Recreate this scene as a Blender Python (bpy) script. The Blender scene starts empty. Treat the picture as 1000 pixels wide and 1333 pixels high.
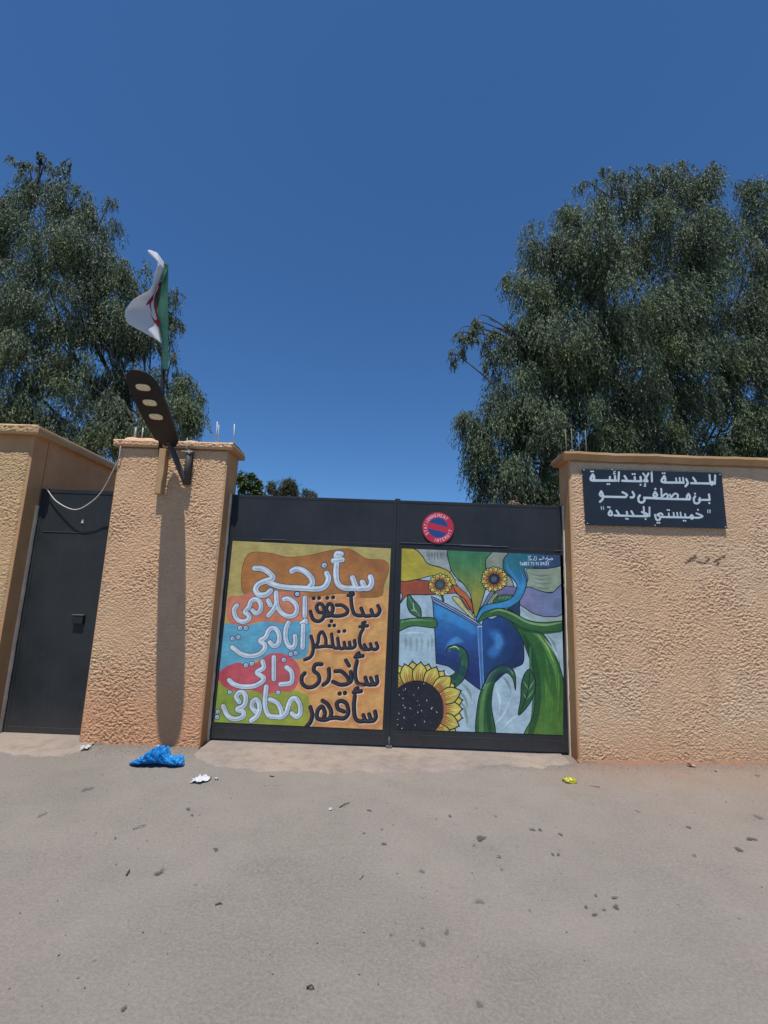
import bpy, bmesh, math, random
import numpy as np
from mathutils import Vector, Matrix

# ------------------------------------------------------------------ camera, sky, sun, exposure
SC = bpy.context.scene
COL = SC.collection
F_PX, PITCH, ROLL, YAW, DIST, EYE = 622.5, 0.17613, 0.03695, -0.01048, 4.9285, 1.5

def cam_axes():
    F = np.array([math.sin(YAW)*math.cos(PITCH), math.cos(YAW)*math.cos(PITCH), math.sin(PITCH)])
    R = np.array([math.cos(YAW), -math.sin(YAW), 0.0]); U = np.cross(R, F)
    return math.cos(ROLL)*R + math.sin(ROLL)*U, -math.sin(ROLL)*R + math.cos(ROLL)*U, F
AX_R, AX_U, AX_F = cam_axes()
CAMP = np.array([0.0, -DIST, EYE])
cam_d = bpy.data.cameras.new('camera'); cam = bpy.data.objects.new('camera', cam_d); COL.objects.link(cam)
cam_d.sensor_fit = 'HORIZONTAL'; cam_d.sensor_width = 36.0; cam_d.lens = 36.0*F_PX/1000.0
cam_d.clip_start = 0.05; cam_d.clip_end = 2000
m = Matrix.Identity(4)
for i in range(3):
    m[i][0] = AX_R[i]; m[i][1] = AX_U[i]; m[i][2] = -AX_F[i]; m[i][3] = CAMP[i]
cam.matrix_world = m
SC.camera = cam

SUN_TRAVEL = Vector((0.17, 1.0, -3.09)).normalized()
elev = math.asin(-SUN_TRAVEL.z)
W = bpy.data.worlds.new('World'); SC.world = W; W.use_nodes = True
nt = W.node_tree; bg = nt.nodes['Background']
sky = nt.nodes.new('ShaderNodeTexSky'); sky.sky_type = 'NISHITA'; sky.sun_disc = False
sky.sun_elevation = elev
sky.sun_rotation = math.atan2(-SUN_TRAVEL.x, -SUN_TRAVEL.y)
sky.altitude = 900; sky.air_density = 1.0; sky.dust_density = 0.25; sky.ozone_density = 2.5
tint = nt.nodes.new('ShaderNodeMix'); tint.data_type = 'RGBA'; tint.blend_type = 'MULTIPLY'; tint.inputs['Factor'].default_value = 1
tint.inputs['B'].default_value = (0.60, 1.0, 1.36, 1)
nt.links.new(sky.outputs[0], tint.inputs['A']); nt.links.new(tint.outputs['Result'], bg.inputs[0]); bg.inputs[1].default_value = 0.066
sl = bpy.data.lights.new('sun', 'SUN'); sl.energy = 4.0; sl.angle = math.radians(0.53); sl.color = (1.0, 0.965, 0.91)
so = bpy.data.objects.new('sun', sl); COL.objects.link(so)
so.rotation_euler = SUN_TRAVEL.to_track_quat('-Z', 'Y').to_euler(); so.location = (0, -3, 9)
SC.view_settings.view_transform = 'Standard'; SC.view_settings.look = 'None'
SC.view_settings.exposure = 0.40; SC.view_settings.gamma = 1.0; SC.view_settings.use_curve_mapping = False
SC.render.engine = 'CYCLES'
try:
    SC.cycles.max_bounces = 6; SC.cycles.transparent_max_bounces = 6
except Exception: pass

# ------------------------------------------------------------------ helpers
def ray(px, py): return AX_F*F_PX + AX_R*(px-500) - AX_U*(py-666.5)
def at(px, py, y):
    r = ray(px, py); return Vector(CAMP + r*((y+DIST)/r[1]))
def ground_z(x, y):
    return np.clip((np.asarray(x)-1.6)*0.036, 0, 0.25)
def gp(px, py, dz=0.0):
    r = ray(px, py); z = 0.0
    for _ in range(6):
        p = CAMP + r*((z-EYE)/r[2]); z = float(ground_z(p[0], p[1]))
    return Vector((p[0], p[1], z+dz))

def srgb(r, g, b):
    f = lambda c: (c/255/12.92) if c/255 <= 0.04045 else ((c/255+0.055)/1.055)**2.4
    return (f(r), f(g), f(b), 1.0)

def mesh_obj(name, V, Fc, mat=None, parent=None, smooth=False, uv=None):
    me = bpy.data.meshes.new(name)
    V = np.asarray(V, dtype=np.float32).reshape(-1, 3)
    if isinstance(Fc, np.ndarray):
        n, k = Fc.shape
        me.vertices.add(len(V)); me.vertices.foreach_set('co', V.ravel())
        me.loops.add(n*k); me.loops.foreach_set('vertex_index', Fc.astype(np.int32).ravel())
        me.polygons.add(n); me.polygons.foreach_set('loop_start', np.arange(0, n*k, k, dtype=np.int32))
        try: me.polygons.foreach_set('loop_total', np.full(n, k, dtype=np.int32))
        except Exception: pass
        me.update(calc_edges=True)
    else:
        me.from_pydata([tuple(v) for v in V.tolist()], [], [tuple(f) for f in Fc]); me.update()
    if smooth: me.polygons.foreach_set('use_smooth', np.ones(len(me.polygons), dtype=bool))
    if mat: me.materials.append(mat)
    o = bpy.data.objects.new(name, me); COL.objects.link(o)
    if parent is not None: o.parent = parent
    return o

def bm_obj(name, bm, mat=None, parent=None, smooth=False):
    me = bpy.data.meshes.new(name); bm.normal_update(); bm.to_mesh(me); bm.free()
    if smooth:
        for p in me.polygons: p.use_smooth = True
    if mat: me.materials.append(mat)
    o = bpy.data.objects.new(name, me); COL.objects.link(o)
    if parent is not None: o.parent = parent
    return o

def tag(o, label=None, cat=None, group=None, kind=None):
    if label: o['label'] = label
    if cat: o['category'] = cat
    if group: o['group'] = group
    if kind: o['kind'] = kind
    return o
def thing(name, label, cat, group=None):
    return tag(bpy.data.objects.new(name, None), label, cat, group) if False else _thing(name, label, cat, group)
def _thing(name, label, cat, group):
    o = bpy.data.objects.new(name, None); COL.objects.link(o); return tag(o, label, cat, group)
def settle(root, loc):
    """put the empty at loc while its children keep their places"""
    loc = Vector(loc); root.location = loc
    for c in root.children: c.location = c.location - loc

def box(bm, x0, x1, y0, y1, z0, z1, bev=0.0, seg=2):
    b = bmesh.ops.create_cube(bm, size=1.0)
    for v in b['verts']:
        v.co = Vector((x0+(v.co.x+.5)*(x1-x0), y0+(v.co.y+.5)*(y1-y0), z0+(v.co.z+.5)*(z1-z0)))
    if bev > 0:
        es = list({e for v in b['verts'] for e in v.link_edges})
        bmesh.ops.bevel(bm, geom=es, offset=bev, segments=seg, affect='EDGES', profile=0.6)
def box_obj(name, x0, x1, y0, y1, z0, z1, mat, parent=None, bev=0.0, smooth=False):
    bm = bmesh.new(); box(bm, x0, x1, y0, y1, z0, z1, bev); return bm_obj(name, bm, mat, parent, smooth)

def tube(bm, pts, rad, n=8, cap=True):
    pts = [Vector(p) for p in pts]
    rads = rad if isinstance(rad, (list, tuple)) else [rad]*len(pts)
    rings = []; prev = None
    for i, p in enumerate(pts):
        t = (pts[min(i+1, len(pts)-1)]-pts[max(i-1, 0)]).normalized()
        if prev is None:
            a = Vector((0, 0, 1)) if abs(t.z) < .9 else Vector((1, 0, 0)); u = t.cross(a).normalized()
        else:
            u = (prev-t*prev.dot(t)).normalized()
        prev = u; w = t.cross(u)
        rings.append([bm.verts.new(p+(u*math.cos(2*math.pi*k/n)+w*math.sin(2*math.pi*k/n))*rads[i]) for k in range(n)])
    for a, b in zip(rings, rings[1:]):
        for k in range(n): bm.faces.new((a[k], a[(k+1) % n], b[(k+1) % n], b[k]))
    if cap: bm.faces.new(rings[0][::-1]); bm.faces.new(rings[-1])
def tube_obj(name, pts, rad, mat, parent=None, n=8):
    bm = bmesh.new(); tube(bm, pts, rad, n); return bm_obj(name, bm, mat, parent, True)

def catmull(P, n=8, closed=False):
    P = np.asarray(P, float)
    if len(P) < 3 and not closed: return P
    Q = np.vstack([P[-1], P, P[0], P[1]]) if closed else np.vstack([2*P[0]-P[1], P, 2*P[-1]-P[-2]])
    out = []
    for i in range(1, len(Q)-2):
        p0, p1, p2, p3 = Q[i-1], Q[i], Q[i+1], Q[i+2]
        for k in range(n):
            t = k/n
            out.append(.5*((2*p1)+(-p0+p2)*t+(2*p0-5*p1+4*p2-p3)*t*t+(-p0+3*p1-3*p2+p3)*t**3))
    if not closed: out.append(P[-1])
    return np.array(out)

GRADS = {}
def perlin(x, y, seed=0):
    N = 256
    if seed not in GRADS:
        ang = np.random.RandomState(seed).rand(N, N)*2*np.pi; GRADS[seed] = (np.cos(ang), np.sin(ang))
    gx, gy = GRADS[seed]
    xi = np.floor(x).astype(int); yi = np.floor(y).astype(int); xf = x-xi; yf = y-yi
    f = lambda t: t*t*t*(t*(t*6-15)+10)
    u = f(xf); v = f(yf)
    def g(a, b): return gx[(xi+a) % N, (yi+b) % N]*(xf-a)+gy[(xi+a) % N, (yi+b) % N]*(yf-b)
    a = g(0, 0)+u*(g(1, 0)-g(0, 0)); b = g(0, 1)+u*(g(1, 1)-g(0, 1))
    return (a+v*(b-a))*1.5
def sstep(a, b, x):
    t = np.clip((x-a)/(b-a), 0, 1); return t*t*(3-2*t)

# ------------------------------------------------------------------ materials
def mat_new(name):
    mt = bpy.data.materials.new(name); mt.use_nodes = True
    return mt, mt.node_tree, mt.node_tree.nodes['Principled BSDF']
def noise(nt, scale, detail=4, rough=.55, vec=None, dim=None):
    n = nt.nodes.new('ShaderNodeTexNoise'); n.inputs['Scale'].default_value = scale
    n.inputs['Detail'].default_value = detail; n.inputs['Roughness'].default_value = rough
    if vec is not None: nt.links.new(vec, n.inputs['Vector'])
    return n
def ramp(nt, fac, stops):
    r = nt.nodes.new('ShaderNodeValToRGB'); e = r.color_ramp.elements
    while len(e) < len(stops): e.new(0.5)
    for el, (p, c) in zip(e, stops): el.position = p; el.color = c
    nt.links.new(fac, r.inputs[0]); return r
def mix(nt, fac, a, b, mode='MIX'):
    mx = nt.nodes.new('ShaderNodeMix'); mx.data_type = 'RGBA'; mx.blend_type = mode
    def s(sock, v):
        if hasattr(v, 'is_output'): nt.links.new(v, sock)
        else: sock.default_value = v
    s(mx.inputs['Factor'], fac); s(mx.inputs['A'], a); s(mx.inputs['B'], b)
    return mx.outputs['Result']
def coords(nt):
    g = nt.nodes.new('ShaderNodeNewGeometry'); return g.outputs['Position']
def bump(nt, bs, h, strength=.3, dist=.01):
    b = nt.nodes.new('ShaderNodeBump'); b.inputs['Strength'].default_value = strength; b.inputs['Distance'].default_value = dist
    nt.links.new(h, b.inputs['Height']); nt.links.new(b.outputs[0], bs.inputs['Normal'])
def maprange(nt, v, a, b, c=0.0, d=1.0):
    n = nt.nodes.new('ShaderNodeMapRange'); nt.links.new(v, n.inputs[0])
    n.inputs[1].default_value = a; n.inputs[2].default_value = b; n.inputs[3].default_value = c; n.inputs[4].default_value = d
    return n.outputs[0]
def math_n(nt, op, a, b=None):
    n = nt.nodes.new('ShaderNodeMath'); n.operation = op
    for i, v in enumerate((a, b)):
        if v is None: continue
        if hasattr(v, 'is_output'): nt.links.new(v, n.inputs[i])
        else: n.inputs[i].default_value = v
    return n.outputs[0]

def plaster(name, c1, c2, c3, bumps=.35, mark=False, foot=None, fine=70, speck=0):
    mt, nt, bs = mat_new(name); p = coords(nt)
    big = noise(nt, .9, 4, .6, p); med = noise(nt, 7, 5, .6, p); fi = noise(nt, fine, 5, .65, p)
    c = ramp(nt, big.outputs[0], [(.36, c1), (.52, c2), (.66, c3)]).outputs[0]
    c = mix(nt, maprange(nt, med.outputs[0], .45, .72, 0, .55), c, tuple(0.78*v for v in c2[:3])+(1,))
    c = mix(nt, maprange(nt, fi.outputs[0], .35, .7, 0, .22), c, tuple(min(1, 1.2*v) for v in c2[:3])+(1,))
    if speck:
        sp = noise(nt, 150, 3, .7, p); c = mix(nt, maprange(nt, sp.outputs[0], .50, .68, 0, speck), c, tuple(.55*v for v in c2[:3])+(1,))
        dr = noise(nt, 2.3, 6, .7, p); c = mix(nt, maprange(nt, dr.outputs[0], .52, .72, 0, .35), c, srgb(178, 152, 122))
    mps = nt.nodes.new('ShaderNodeMapping'); nt.links.new(p, mps.inputs[0]); mps.inputs['Scale'].default_value = (7, 7, .45)
    sk = noise(nt, 1.0, 5, .65, mps.outputs[0]); c = mix(nt, maprange(nt, sk.outputs[0], .54, .74, 0, .28), c, srgb(166, 132, 102))
    if foot:
        sx = nt.nodes.new('ShaderNodeSeparateXYZ'); nt.links.new(p, sx.inputs[0])
        hgt = math_n(nt, 'ADD', sx.outputs['Z'], maprange(nt, med.outputs[0], 0, 1, -.22, .22))
        c = mix(nt, maprange(nt, hgt, foot[1], foot[2], foot[3], 0), c, foot[0])
    if mark:
        a = nt.nodes.new('ShaderNodeAttribute'); a.attribute_name = 'mark'
        c = mix(nt, a.outputs['Fac'], c, srgb(98, 76, 66))
    nt.links.new(c, bs.inputs['Base Color']); bs.inputs['Roughness'].default_value = .93
    bs.inputs['Specular IOR Level'].default_value = .2
    if speck:
        f2 = noise(nt, 95, 4, .75, p); v = nt.nodes.new('ShaderNodeTexVoronoi'); v.inputs['Scale'].default_value = 58; nt.links.new(p, v.inputs['Vector'])
        hh = math_n(nt, 'ADD', f2.outputs[0], math_n(nt, 'MULTIPLY', v.outputs['Distance'], -.7))
        bump(nt, bs, hh, .85, .011)
    else: bump(nt, bs, fi.outputs[0], bumps, .006)
    return mt

M = {}
M['stucco_right'] = plaster('stucco_sand', srgb(214, 175, 137), srgb(210, 175, 141), srgb(212, 183, 150), .5, True, (srgb(186, 140, 104), .0, .35, .45), speck=.3)
M['stucco_pier'] = plaster('stucco_peach', srgb(215, 171, 134), srgb(211, 171, 134), srgb(211, 178, 140), .5, False, (srgb(204, 148, 110), .25, .95, .7), speck=.25)
M['stucco_left'] = plaster('stucco_ochre', srgb(206, 168, 122), srgb(202, 168, 126), srgb(196, 164, 120), .5, False, (srgb(196, 148, 108), .0, .6, .4), speck=.25)
M['smooth'] = plaster('smooth_plaster', srgb(180, 146, 108), srgb(172, 138, 100), srgb(184, 152, 116), .3, fine=45)
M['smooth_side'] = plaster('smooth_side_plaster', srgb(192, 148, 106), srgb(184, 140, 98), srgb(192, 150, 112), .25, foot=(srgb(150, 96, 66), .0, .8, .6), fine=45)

def metal_paint(name, col, scuff, rough=.5, amt=.5, bumps=.05):
    mt, nt, bs = mat_new(name); p = coords(nt)
    big = noise(nt, 1.6, 5, .6, p); fi = noise(nt, 30, 5, .7, p)
    mp = nt.nodes.new('ShaderNodeMapping'); nt.links.new(p, mp.inputs[0]); mp.inputs['Scale'].default_value = (9, 9, .7)
    st = noise(nt, 3, 4, .7, mp.outputs[0])
    c = mix(nt, maprange(nt, big.outputs[0], .4, .7, 0, amt), col, scuff)
    c = mix(nt, maprange(nt, st.outputs[0], .52, .75, 0, amt*.8), c, scuff)
    c = mix(nt, maprange(nt, fi.outputs[0], .62, .75, 0, .35), c, tuple(min(1, v*1.6) for v in scuff[:3])+(1,))
    sz_ = nt.nodes.new('ShaderNodeSeparateXYZ'); nt.links.new(p, sz_.inputs[0])
    hz_ = math_n(nt, 'ADD', sz_.outputs['Z'], maprange(nt, fi.outputs[0], 0, 1, -.2, .2))
    c = mix(nt, maprange(nt, hz_, .0, .3, .14, 0), c, srgb(116, 104, 92))
    nt.links.new(c, bs.inputs['Base Color'])
    nt.links.new(maprange(nt, big.outputs[0], .3, .7, rough-.08, rough+.15), bs.inputs['Roughness'])
    bs.inputs['Specular IOR Level'].default_value = .35
    bump(nt, bs, big.outputs[0], bumps, .03)
    return mt
M['gate'] = metal_paint('gate_black_paint', srgb(30, 35, 42), srgb(44, 49, 55), .55, .5, .16)
M['gate_frame'] = metal_paint('gate_frame_black_paint', srgb(29, 33, 40), srgb(46, 50, 55), .55, .5, .1)
M['door'] = metal_paint('door_black_paint', srgb(32, 35, 37), srgb(50, 53, 54), .55, .7, .16)
M['scuff'] = metal_paint('worn_weld', srgb(92, 96, 100), srgb(70, 74, 78), .6)
M['cream'] = metal_paint('cream_steel', srgb(232, 218, 194), srgb(186, 152, 120), .7, .4)
M['lamp'] = metal_paint('lamp_housing_grey', srgb(24, 27, 31), srgb(36, 39, 42), .45)
M['arm'] = metal_paint('dark_steel', srgb(64, 60, 60), srgb(84, 76, 70), .55)
M['rebar'] = metal_paint('rusty_rod', srgb(120, 110, 100), srgb(96, 70, 52), .8)
M['white_metal'] = metal_paint('pale_post', srgb(196, 198, 196), srgb(150, 146, 138), .6)
M['blue_cap'] = metal_paint('blue_plastic', srgb(52, 66, 96), srgb(60, 76, 110), .5)
M['wire'] = metal_paint('cable_white', srgb(200, 192, 182), srgb(168, 158, 146), .6)
M['black'] = metal_paint('black_plastic', srgb(26, 28, 32), srgb(38, 40, 44), .6)

def led_mat():
    mt, nt, bs = mat_new('led_lens'); p = coords(nt)
    v = nt.nodes.new('ShaderNodeTexVoronoi'); v.inputs['Scale'].default_value = 60; nt.links.new(p, v.inputs['Vector'])
    c = mix(nt, maprange(nt, v.outputs['Distance'], .1, .6), srgb(250, 240, 214), srgb(214, 200, 168))
    nt.links.new(c, bs.inputs['Base Color']); bs.inputs['Roughness'].default_value = .35
    return mt
M['led'] = led_mat()

def foliage(name, dark, lite, pale):
    mt, nt, bs = mat_new(name)
    g = nt.nodes.new('ShaderNodeNewGeometry')
    r = ramp(nt, g.outputs['Random Per Island'], [(0, dark), (.55, lite), (.9, lite), (1, pale)])
    n = noise(nt, 1.1, 3, .6, g.outputs['Position'])
    c = mix(nt, maprange(nt, n.outputs[0], .42, .62, 0, .6), r.outputs[0], (lite[0]*1.15, lite[1]*1.15, lite[2]*.7, 1))
    nt.links.new(c, bs.inputs['Base Color']); bs.inputs['Roughness'].default_value = .6
    bs.inputs['Specular IOR Level'].default_value = .3
    tr = nt.nodes.new('ShaderNodeBsdfTranslucent'); nt.links.new(c, tr.inputs[0])
    ms = nt.nodes.new('ShaderNodeMixShader'); ms.inputs[0].default_value = .22
    nt.links.new(bs.outputs[0], ms.inputs[1]); nt.links.new(tr.outputs[0], ms.inputs[2])
    nt.links.new(ms.outputs[0], nt.nodes['Material Output'].inputs[0])
    return mt
M['leaf'] = foliage('pepper_leaves', (.028, .046, .024, 1), (.108, .145, .088, 1), (.2, .24, .18, 1))
M['leaf_green'] = foliage('shrub_leaves', (.03, .05, .018, 1), (.07, .11, .03, 1), (.16, .2, .08, 1))
M['leaf_grey'] = foliage('grey_twigs', (.05, .055, .035, 1), (.1, .11, .07, 1), (.2, .2, .14, 1))
def bark():
    mt, nt, bs = mat_new('bark'); p = coords(nt)
    mp = nt.nodes.new('ShaderNodeMapping'); nt.links.new(p, mp.inputs[0]); mp.inputs['Scale'].default_value = (1, 1, .25)
    n = noise(nt, 14, 6, .7, mp.outputs[0])
    r = ramp(nt, n.outputs[0], [(.3, (.03, .024, .018, 1)), (.7, (.11, .085, .06, 1))])
    nt.links.new(r.outputs[0], bs.inputs['Base Color']); bs.inputs['Roughness'].default_value = .95
    bump(nt, bs, n.outputs[0], .8, .03); return mt
M['bark'] = bark()

def asphalt():
    mt, nt, bs = mat_new('worn_asphalt'); p = coords(nt)
    big = noise(nt, .55, 5, .6, p); med = noise(nt, 3.2, 5, .6, p); fi = noise(nt, 60, 6, .75, p); sp = noise(nt, 14, 3, .6, p)
    c = ramp(nt, big.outputs[0], [(.35, srgb(112, 107, 99)), (.5, srgb(123, 116, 108)), (.65, srgb(130, 122, 113))]).outputs[0]
    c = mix(nt, maprange(nt, med.outputs[0], .42, .7, 0, .35), c, srgb(102, 97, 91))
    rd = noise(nt, .8, 2, .5, p); rd.inputs['Distortion'].default_value = .4
    c = mix(nt, maprange(nt, rd.outputs[0], .52, .68, 0, .3), c, srgb(124, 108, 104))
    wv = noise(nt, 1.0, 6, .75, p); wv.inputs['Distortion'].default_value = 1.2
    c = mix(nt, maprange(nt, wv.outputs[0], .49, .51, 0, .10), c, srgb(96, 92, 86))
    du = nt.nodes.new('ShaderNodeMapping'); nt.links.new(p, du.inputs[0]); du.inputs['Scale'].default_value = (.6, 1.6, 1); du.inputs['Rotation'].default_value = (0, 0, .06)
    dn = noise(nt, 1.2, 4, .6, du.outputs[0]); c = mix(nt, maprange(nt, dn.outputs[0], .45, .68, 0, .25), c, srgb(134, 126, 116))
    vc = nt.nodes.new('ShaderNodeTexVoronoi'); vc.feature = 'DISTANCE_TO_EDGE'; vc.inputs['Scale'].default_value = .75
    wp = nt.nodes.new('ShaderNodeVectorMath'); wp.operation = 'ADD'; nt.links.new(p, wp.inputs[0]); nt.links.new(med.outputs['Color'], wp.inputs[1]); nt.links.new(wp.outputs[0], vc.inputs['Vector'])
    ck = math_n(nt, 'MULTIPLY', maprange(nt, vc.outputs['Distance'], .0, .006, .32, 0), maprange(nt, big.outputs[0], .5, .56))
    c = mix(nt, ck, c, srgb(74, 70, 66))
    # reddish soil washed against the wall at the right
    s = nt.nodes.new('ShaderNodeSeparateXYZ'); nt.links.new(p, s.inputs[0])
    yy = math_n(nt, 'ADD', s.outputs['Y'], maprange(nt, med.outputs[0], 0, 1, -.5, .5))
    my = maprange(nt, yy, -.75, -.1, 0, 1); mxx = maprange(nt, s.outputs['X'], 1.35, 2.2, 0, 1)
    c = mix(nt, math_n(nt, 'MULTIPLY', math_n(nt, 'MULTIPLY', my, mxx), .8), c, srgb(134, 102, 82))
    yy2 = maprange(nt, math_n(nt, 'ADD', s.outputs['Y'], maprange(nt, big.outputs[0], 0, 1, -.9, .9)), -2.2, -.3, 0, 1)
    c = mix(nt, math_n(nt, 'MULTIPLY', math_n(nt, 'MULTIPLY', yy2, maprange(nt, s.outputs['X'], .8, 3.2, 0, 1)), .45), c, srgb(132, 110, 94))
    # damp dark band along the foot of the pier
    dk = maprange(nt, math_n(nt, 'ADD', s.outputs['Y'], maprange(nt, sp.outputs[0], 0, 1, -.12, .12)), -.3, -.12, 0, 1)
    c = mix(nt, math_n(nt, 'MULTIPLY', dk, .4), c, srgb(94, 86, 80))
    c = mix(nt, maprange(nt, fi.outputs[0], .36, .68, -.1, .7), c, srgb(140, 134, 127))
    v = nt.nodes.new('ShaderNodeTexVoronoi'); v.inputs['Scale'].default_value = 95; nt.links.new(p, v.inputs['Vector'])
    c = mix(nt, maprange(nt, v.outputs['Distance'], .0, .28, .55, 0), c, srgb(90, 87, 84))
    v2 = nt.nodes.new('ShaderNodeTexVoronoi'); v2.inputs['Scale'].default_value = 9; nt.links.new(p, v2.inputs['Vector'])
    c = mix(nt, math_n(nt, 'MULTIPLY', maprange(nt, v2.outputs['Distance'], .05, .12, .6, 0), maprange(nt, sp.outputs[0], .5, .6)), c, srgb(74, 68, 64))
    nt.links.new(c, bs.inputs['Base Color']); bs.inputs['Roughness'].default_value = .95; bs.inputs['Specular IOR Level'].default_value = .2
    ad = math_n(nt, 'ADD', fi.outputs[0], math_n(nt, 'MULTIPLY', v.outputs['Distance'], .6))
    bump(nt, bs, ad, .35, .008); return mt
M['asphalt'] = asphalt()
def concrete():
    mt, nt, bs = mat_new('apron_concrete'); p = coords(nt)
    big = noise(nt, 1.6, 5, .6, p); fi = noise(nt, 50, 6, .75, p); med = noise(nt, 7, 5, .65, p)
    c = ramp(nt, big.outputs[0], [(.35, srgb(146, 130, 114)), (.5, srgb(136, 124, 114)), (.64, srgb(124, 114, 108))]).outputs[0]
    c = mix(nt, maprange(nt, med.outputs[0], .46, .66, 0, .65), c, srgb(112, 98, 88))
    c = mix(nt, maprange(nt, fi.outputs[0], .35, .7, 0, .4), c, srgb(158, 144, 130))
    nt.links.new(c, bs.inputs['Base Color']); bs.inputs['Roughness'].default_value = .95
    bump(nt, bs, math_n(nt, 'ADD', fi.outputs[0], med.outputs[0]), .4, .01); return mt
M['concrete'] = concrete()
def simple(name, c1, c2, scale=8, rough=.8, bumps=.1):
    mt, nt, bs = mat_new(name); n = noise(nt, scale, 5, .6, coords(nt))
    nt.links.new(ramp(nt, n.outputs[0], [(.35, c1), (.65, c2)]).outputs[0], bs.inputs['Base Color'])
    bs.inputs['Roughness'].default_value = rough; bump(nt, bs, n.outputs[0], bumps, .01); return mt
M['stain'] = simple('oil_stain', srgb(72, 69, 66), srgb(88, 84, 80), 60, .9)
M['stain_soft'] = simple('faint_stain', srgb(98, 94, 90), srgb(108, 103, 99), 60, .95)
def stain_mat(name, c1, c2, top):
    mt, nt, bs = mat_new(name); p = coords(nt); n = noise(nt, 55, 4, .7, p)
    nt.links.new(ramp(nt, n.outputs[0], [(.35, c1), (.65, c2)]).outputs[0], bs.inputs['Base Color']); bs.inputs['Roughness'].default_value = .9
    a = nt.nodes.new('ShaderNodeAttribute'); a.attribute_name = 'core'
    s_ = math_n(nt, 'ADD', a.outputs['Fac'], maprange(nt, n.outputs[0], .3, .7, -.35, .35))
    nt.links.new(maprange(nt, s_, .2, .62, 0, top), bs.inputs['Alpha']); return mt
M['stain'] = stain_mat('oil_stain', srgb(70, 67, 64), srgb(84, 80, 76), .78)
M['stain_soft'] = stain_mat('faint_stain', srgb(86, 82, 78), srgb(96, 91, 87), .45)
M['soil'] = simple('yard_soil', srgb(120, 90, 66), srgb(140, 108, 82), 3, .95)
M['gravel'] = simple('loose_grit', srgb(110, 102, 94), srgb(150, 140, 128), 30, .95)
M['paper'] = simple('white_paper', srgb(196, 196, 198), srgb(176, 178, 182), 20, .9)
M['twig'] = simple('dry_twig', srgb(60, 48, 38), srgb(96, 80, 62), 30, .9)
M['pale_twig'] = simple('pale_straw', srgb(150, 142, 128), srgb(124, 116, 104), 30, .9)
M['yellow'] = simple('yellow_wrapper', srgb(170, 164, 30), srgb(124, 122, 24), 40, .4)
M['peel'] = simple('pinkish_paper', srgb(180, 150, 132), srgb(160, 132, 116), 40, .8)
def bagmat():
    mt, nt, bs = mat_new('blue_plastic_bag'); n = noise(nt, 22, 5, .6, coords(nt))
    c = ramp(nt, n.outputs[0], [(.35, srgb(24, 124, 196)), (.65, srgb(50, 154, 218))]).outputs[0]
    nt.links.new(c, bs.inputs['Base Color']); bs.inputs['Roughness'].default_value = .3
    tr = nt.nodes.new('ShaderNodeBsdfTranslucent'); nt.links.new(c, tr.inputs[0])
    ms = nt.nodes.new('ShaderNodeMixShader'); ms.inputs[0].default_value = .25
    nt.links.new(bs.outputs[0], ms.inputs[1]); nt.links.new(tr.outputs[0], ms.inputs[2])
    nt.links.new(ms.outputs[0], nt.nodes['Material Output'].inputs[0])
    bump(nt, bs, n.outputs[0], .5, .01); return mt
M['bag'] = bagmat()

# ------------------------------------------------------------------ ground
def ground():
    xs = np.concatenate([np.linspace(-60, -7, 14), np.linspace(-6.5, 7, 270), np.linspace(7.6, 60, 14)])
    ys = np.concatenate([np.linspace(-60, -6, 14), np.linspace(-5.6, 1.2, 136), np.linspace(1.6, 60, 16)])
    X, Y = np.meshgrid(xs, ys, indexing='ij')
    near = sstep(9, 5, np.abs(X))*sstep(9, 5, np.abs(Y))
    Z = ground_z(X, Y)*sstep(-30, -6, Y)+(perlin(X*.9+40, Y*.9+40, 3)*.006+perlin(X*5+40, Y*5+40, 4)*.0018)*near*sstep(-.02, -.35, Y)
    n, k = X.shape; idx = np.arange(n*k).reshape(n, k)
    Fc = np.stack([idx[:-1, :-1], idx[1:, :-1], idx[1:, 1:], idx[:-1, 1:]], -1).reshape(-1, 4)
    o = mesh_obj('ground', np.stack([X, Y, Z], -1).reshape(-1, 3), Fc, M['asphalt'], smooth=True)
    return tag(o, kind='structure')
GROUND = ground()

def apron(name, front, yback, lift=.012):
    """a thin slab with an uneven worn front edge"""
    P = catmull([(gp(*q).x, gp(*q).y) for q in front], 14)
    rs = np.random.RandomState(5)
    P[1:-1, 1] += perlin(P[1:-1, 0]*9+20, P[1:-1, 0]*0+3.3, 8)*.05+perlin(P[1:-1, 0]*31+20, P[1:-1, 0]*0+7.7, 9)*.02
    V = []; Fc = []; rows = [0, .03, .12, .35, .65, 1]
    for x, y in P:
        for r in rows:
            yy = y+(yback-y)*r
            V.append((x, yy, float(ground_z(x, yy))+(-.006 if r == 0 else (.010 if r < .1 else lift+.006*r))))
    k = len(rows)
    for i in range(len(P)-1):
        for j in range(k-1): Fc.append((i*k+j, (i+1)*k+j, (i+1)*k+j+1, i*k+j+1))
    return tag(mesh_obj(name, V, Fc, M['concrete'], smooth=True), kind='structure')
apron('concrete_apron', [(252, 984), (262, 991), (300, 1001), (400, 1006), (500, 1005), (600, 1002), (640, 995), (700, 1000), (742, 994)], .55)
apron('door_threshold', [(-60, 974), (0, 982), (40, 984), (80, 984), (104, 979)], .55)
yard = box_obj('yard_ground', -9, 12, .56, 14, -.05, .014, M['soil']); tag(yard, kind='structure')

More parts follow.
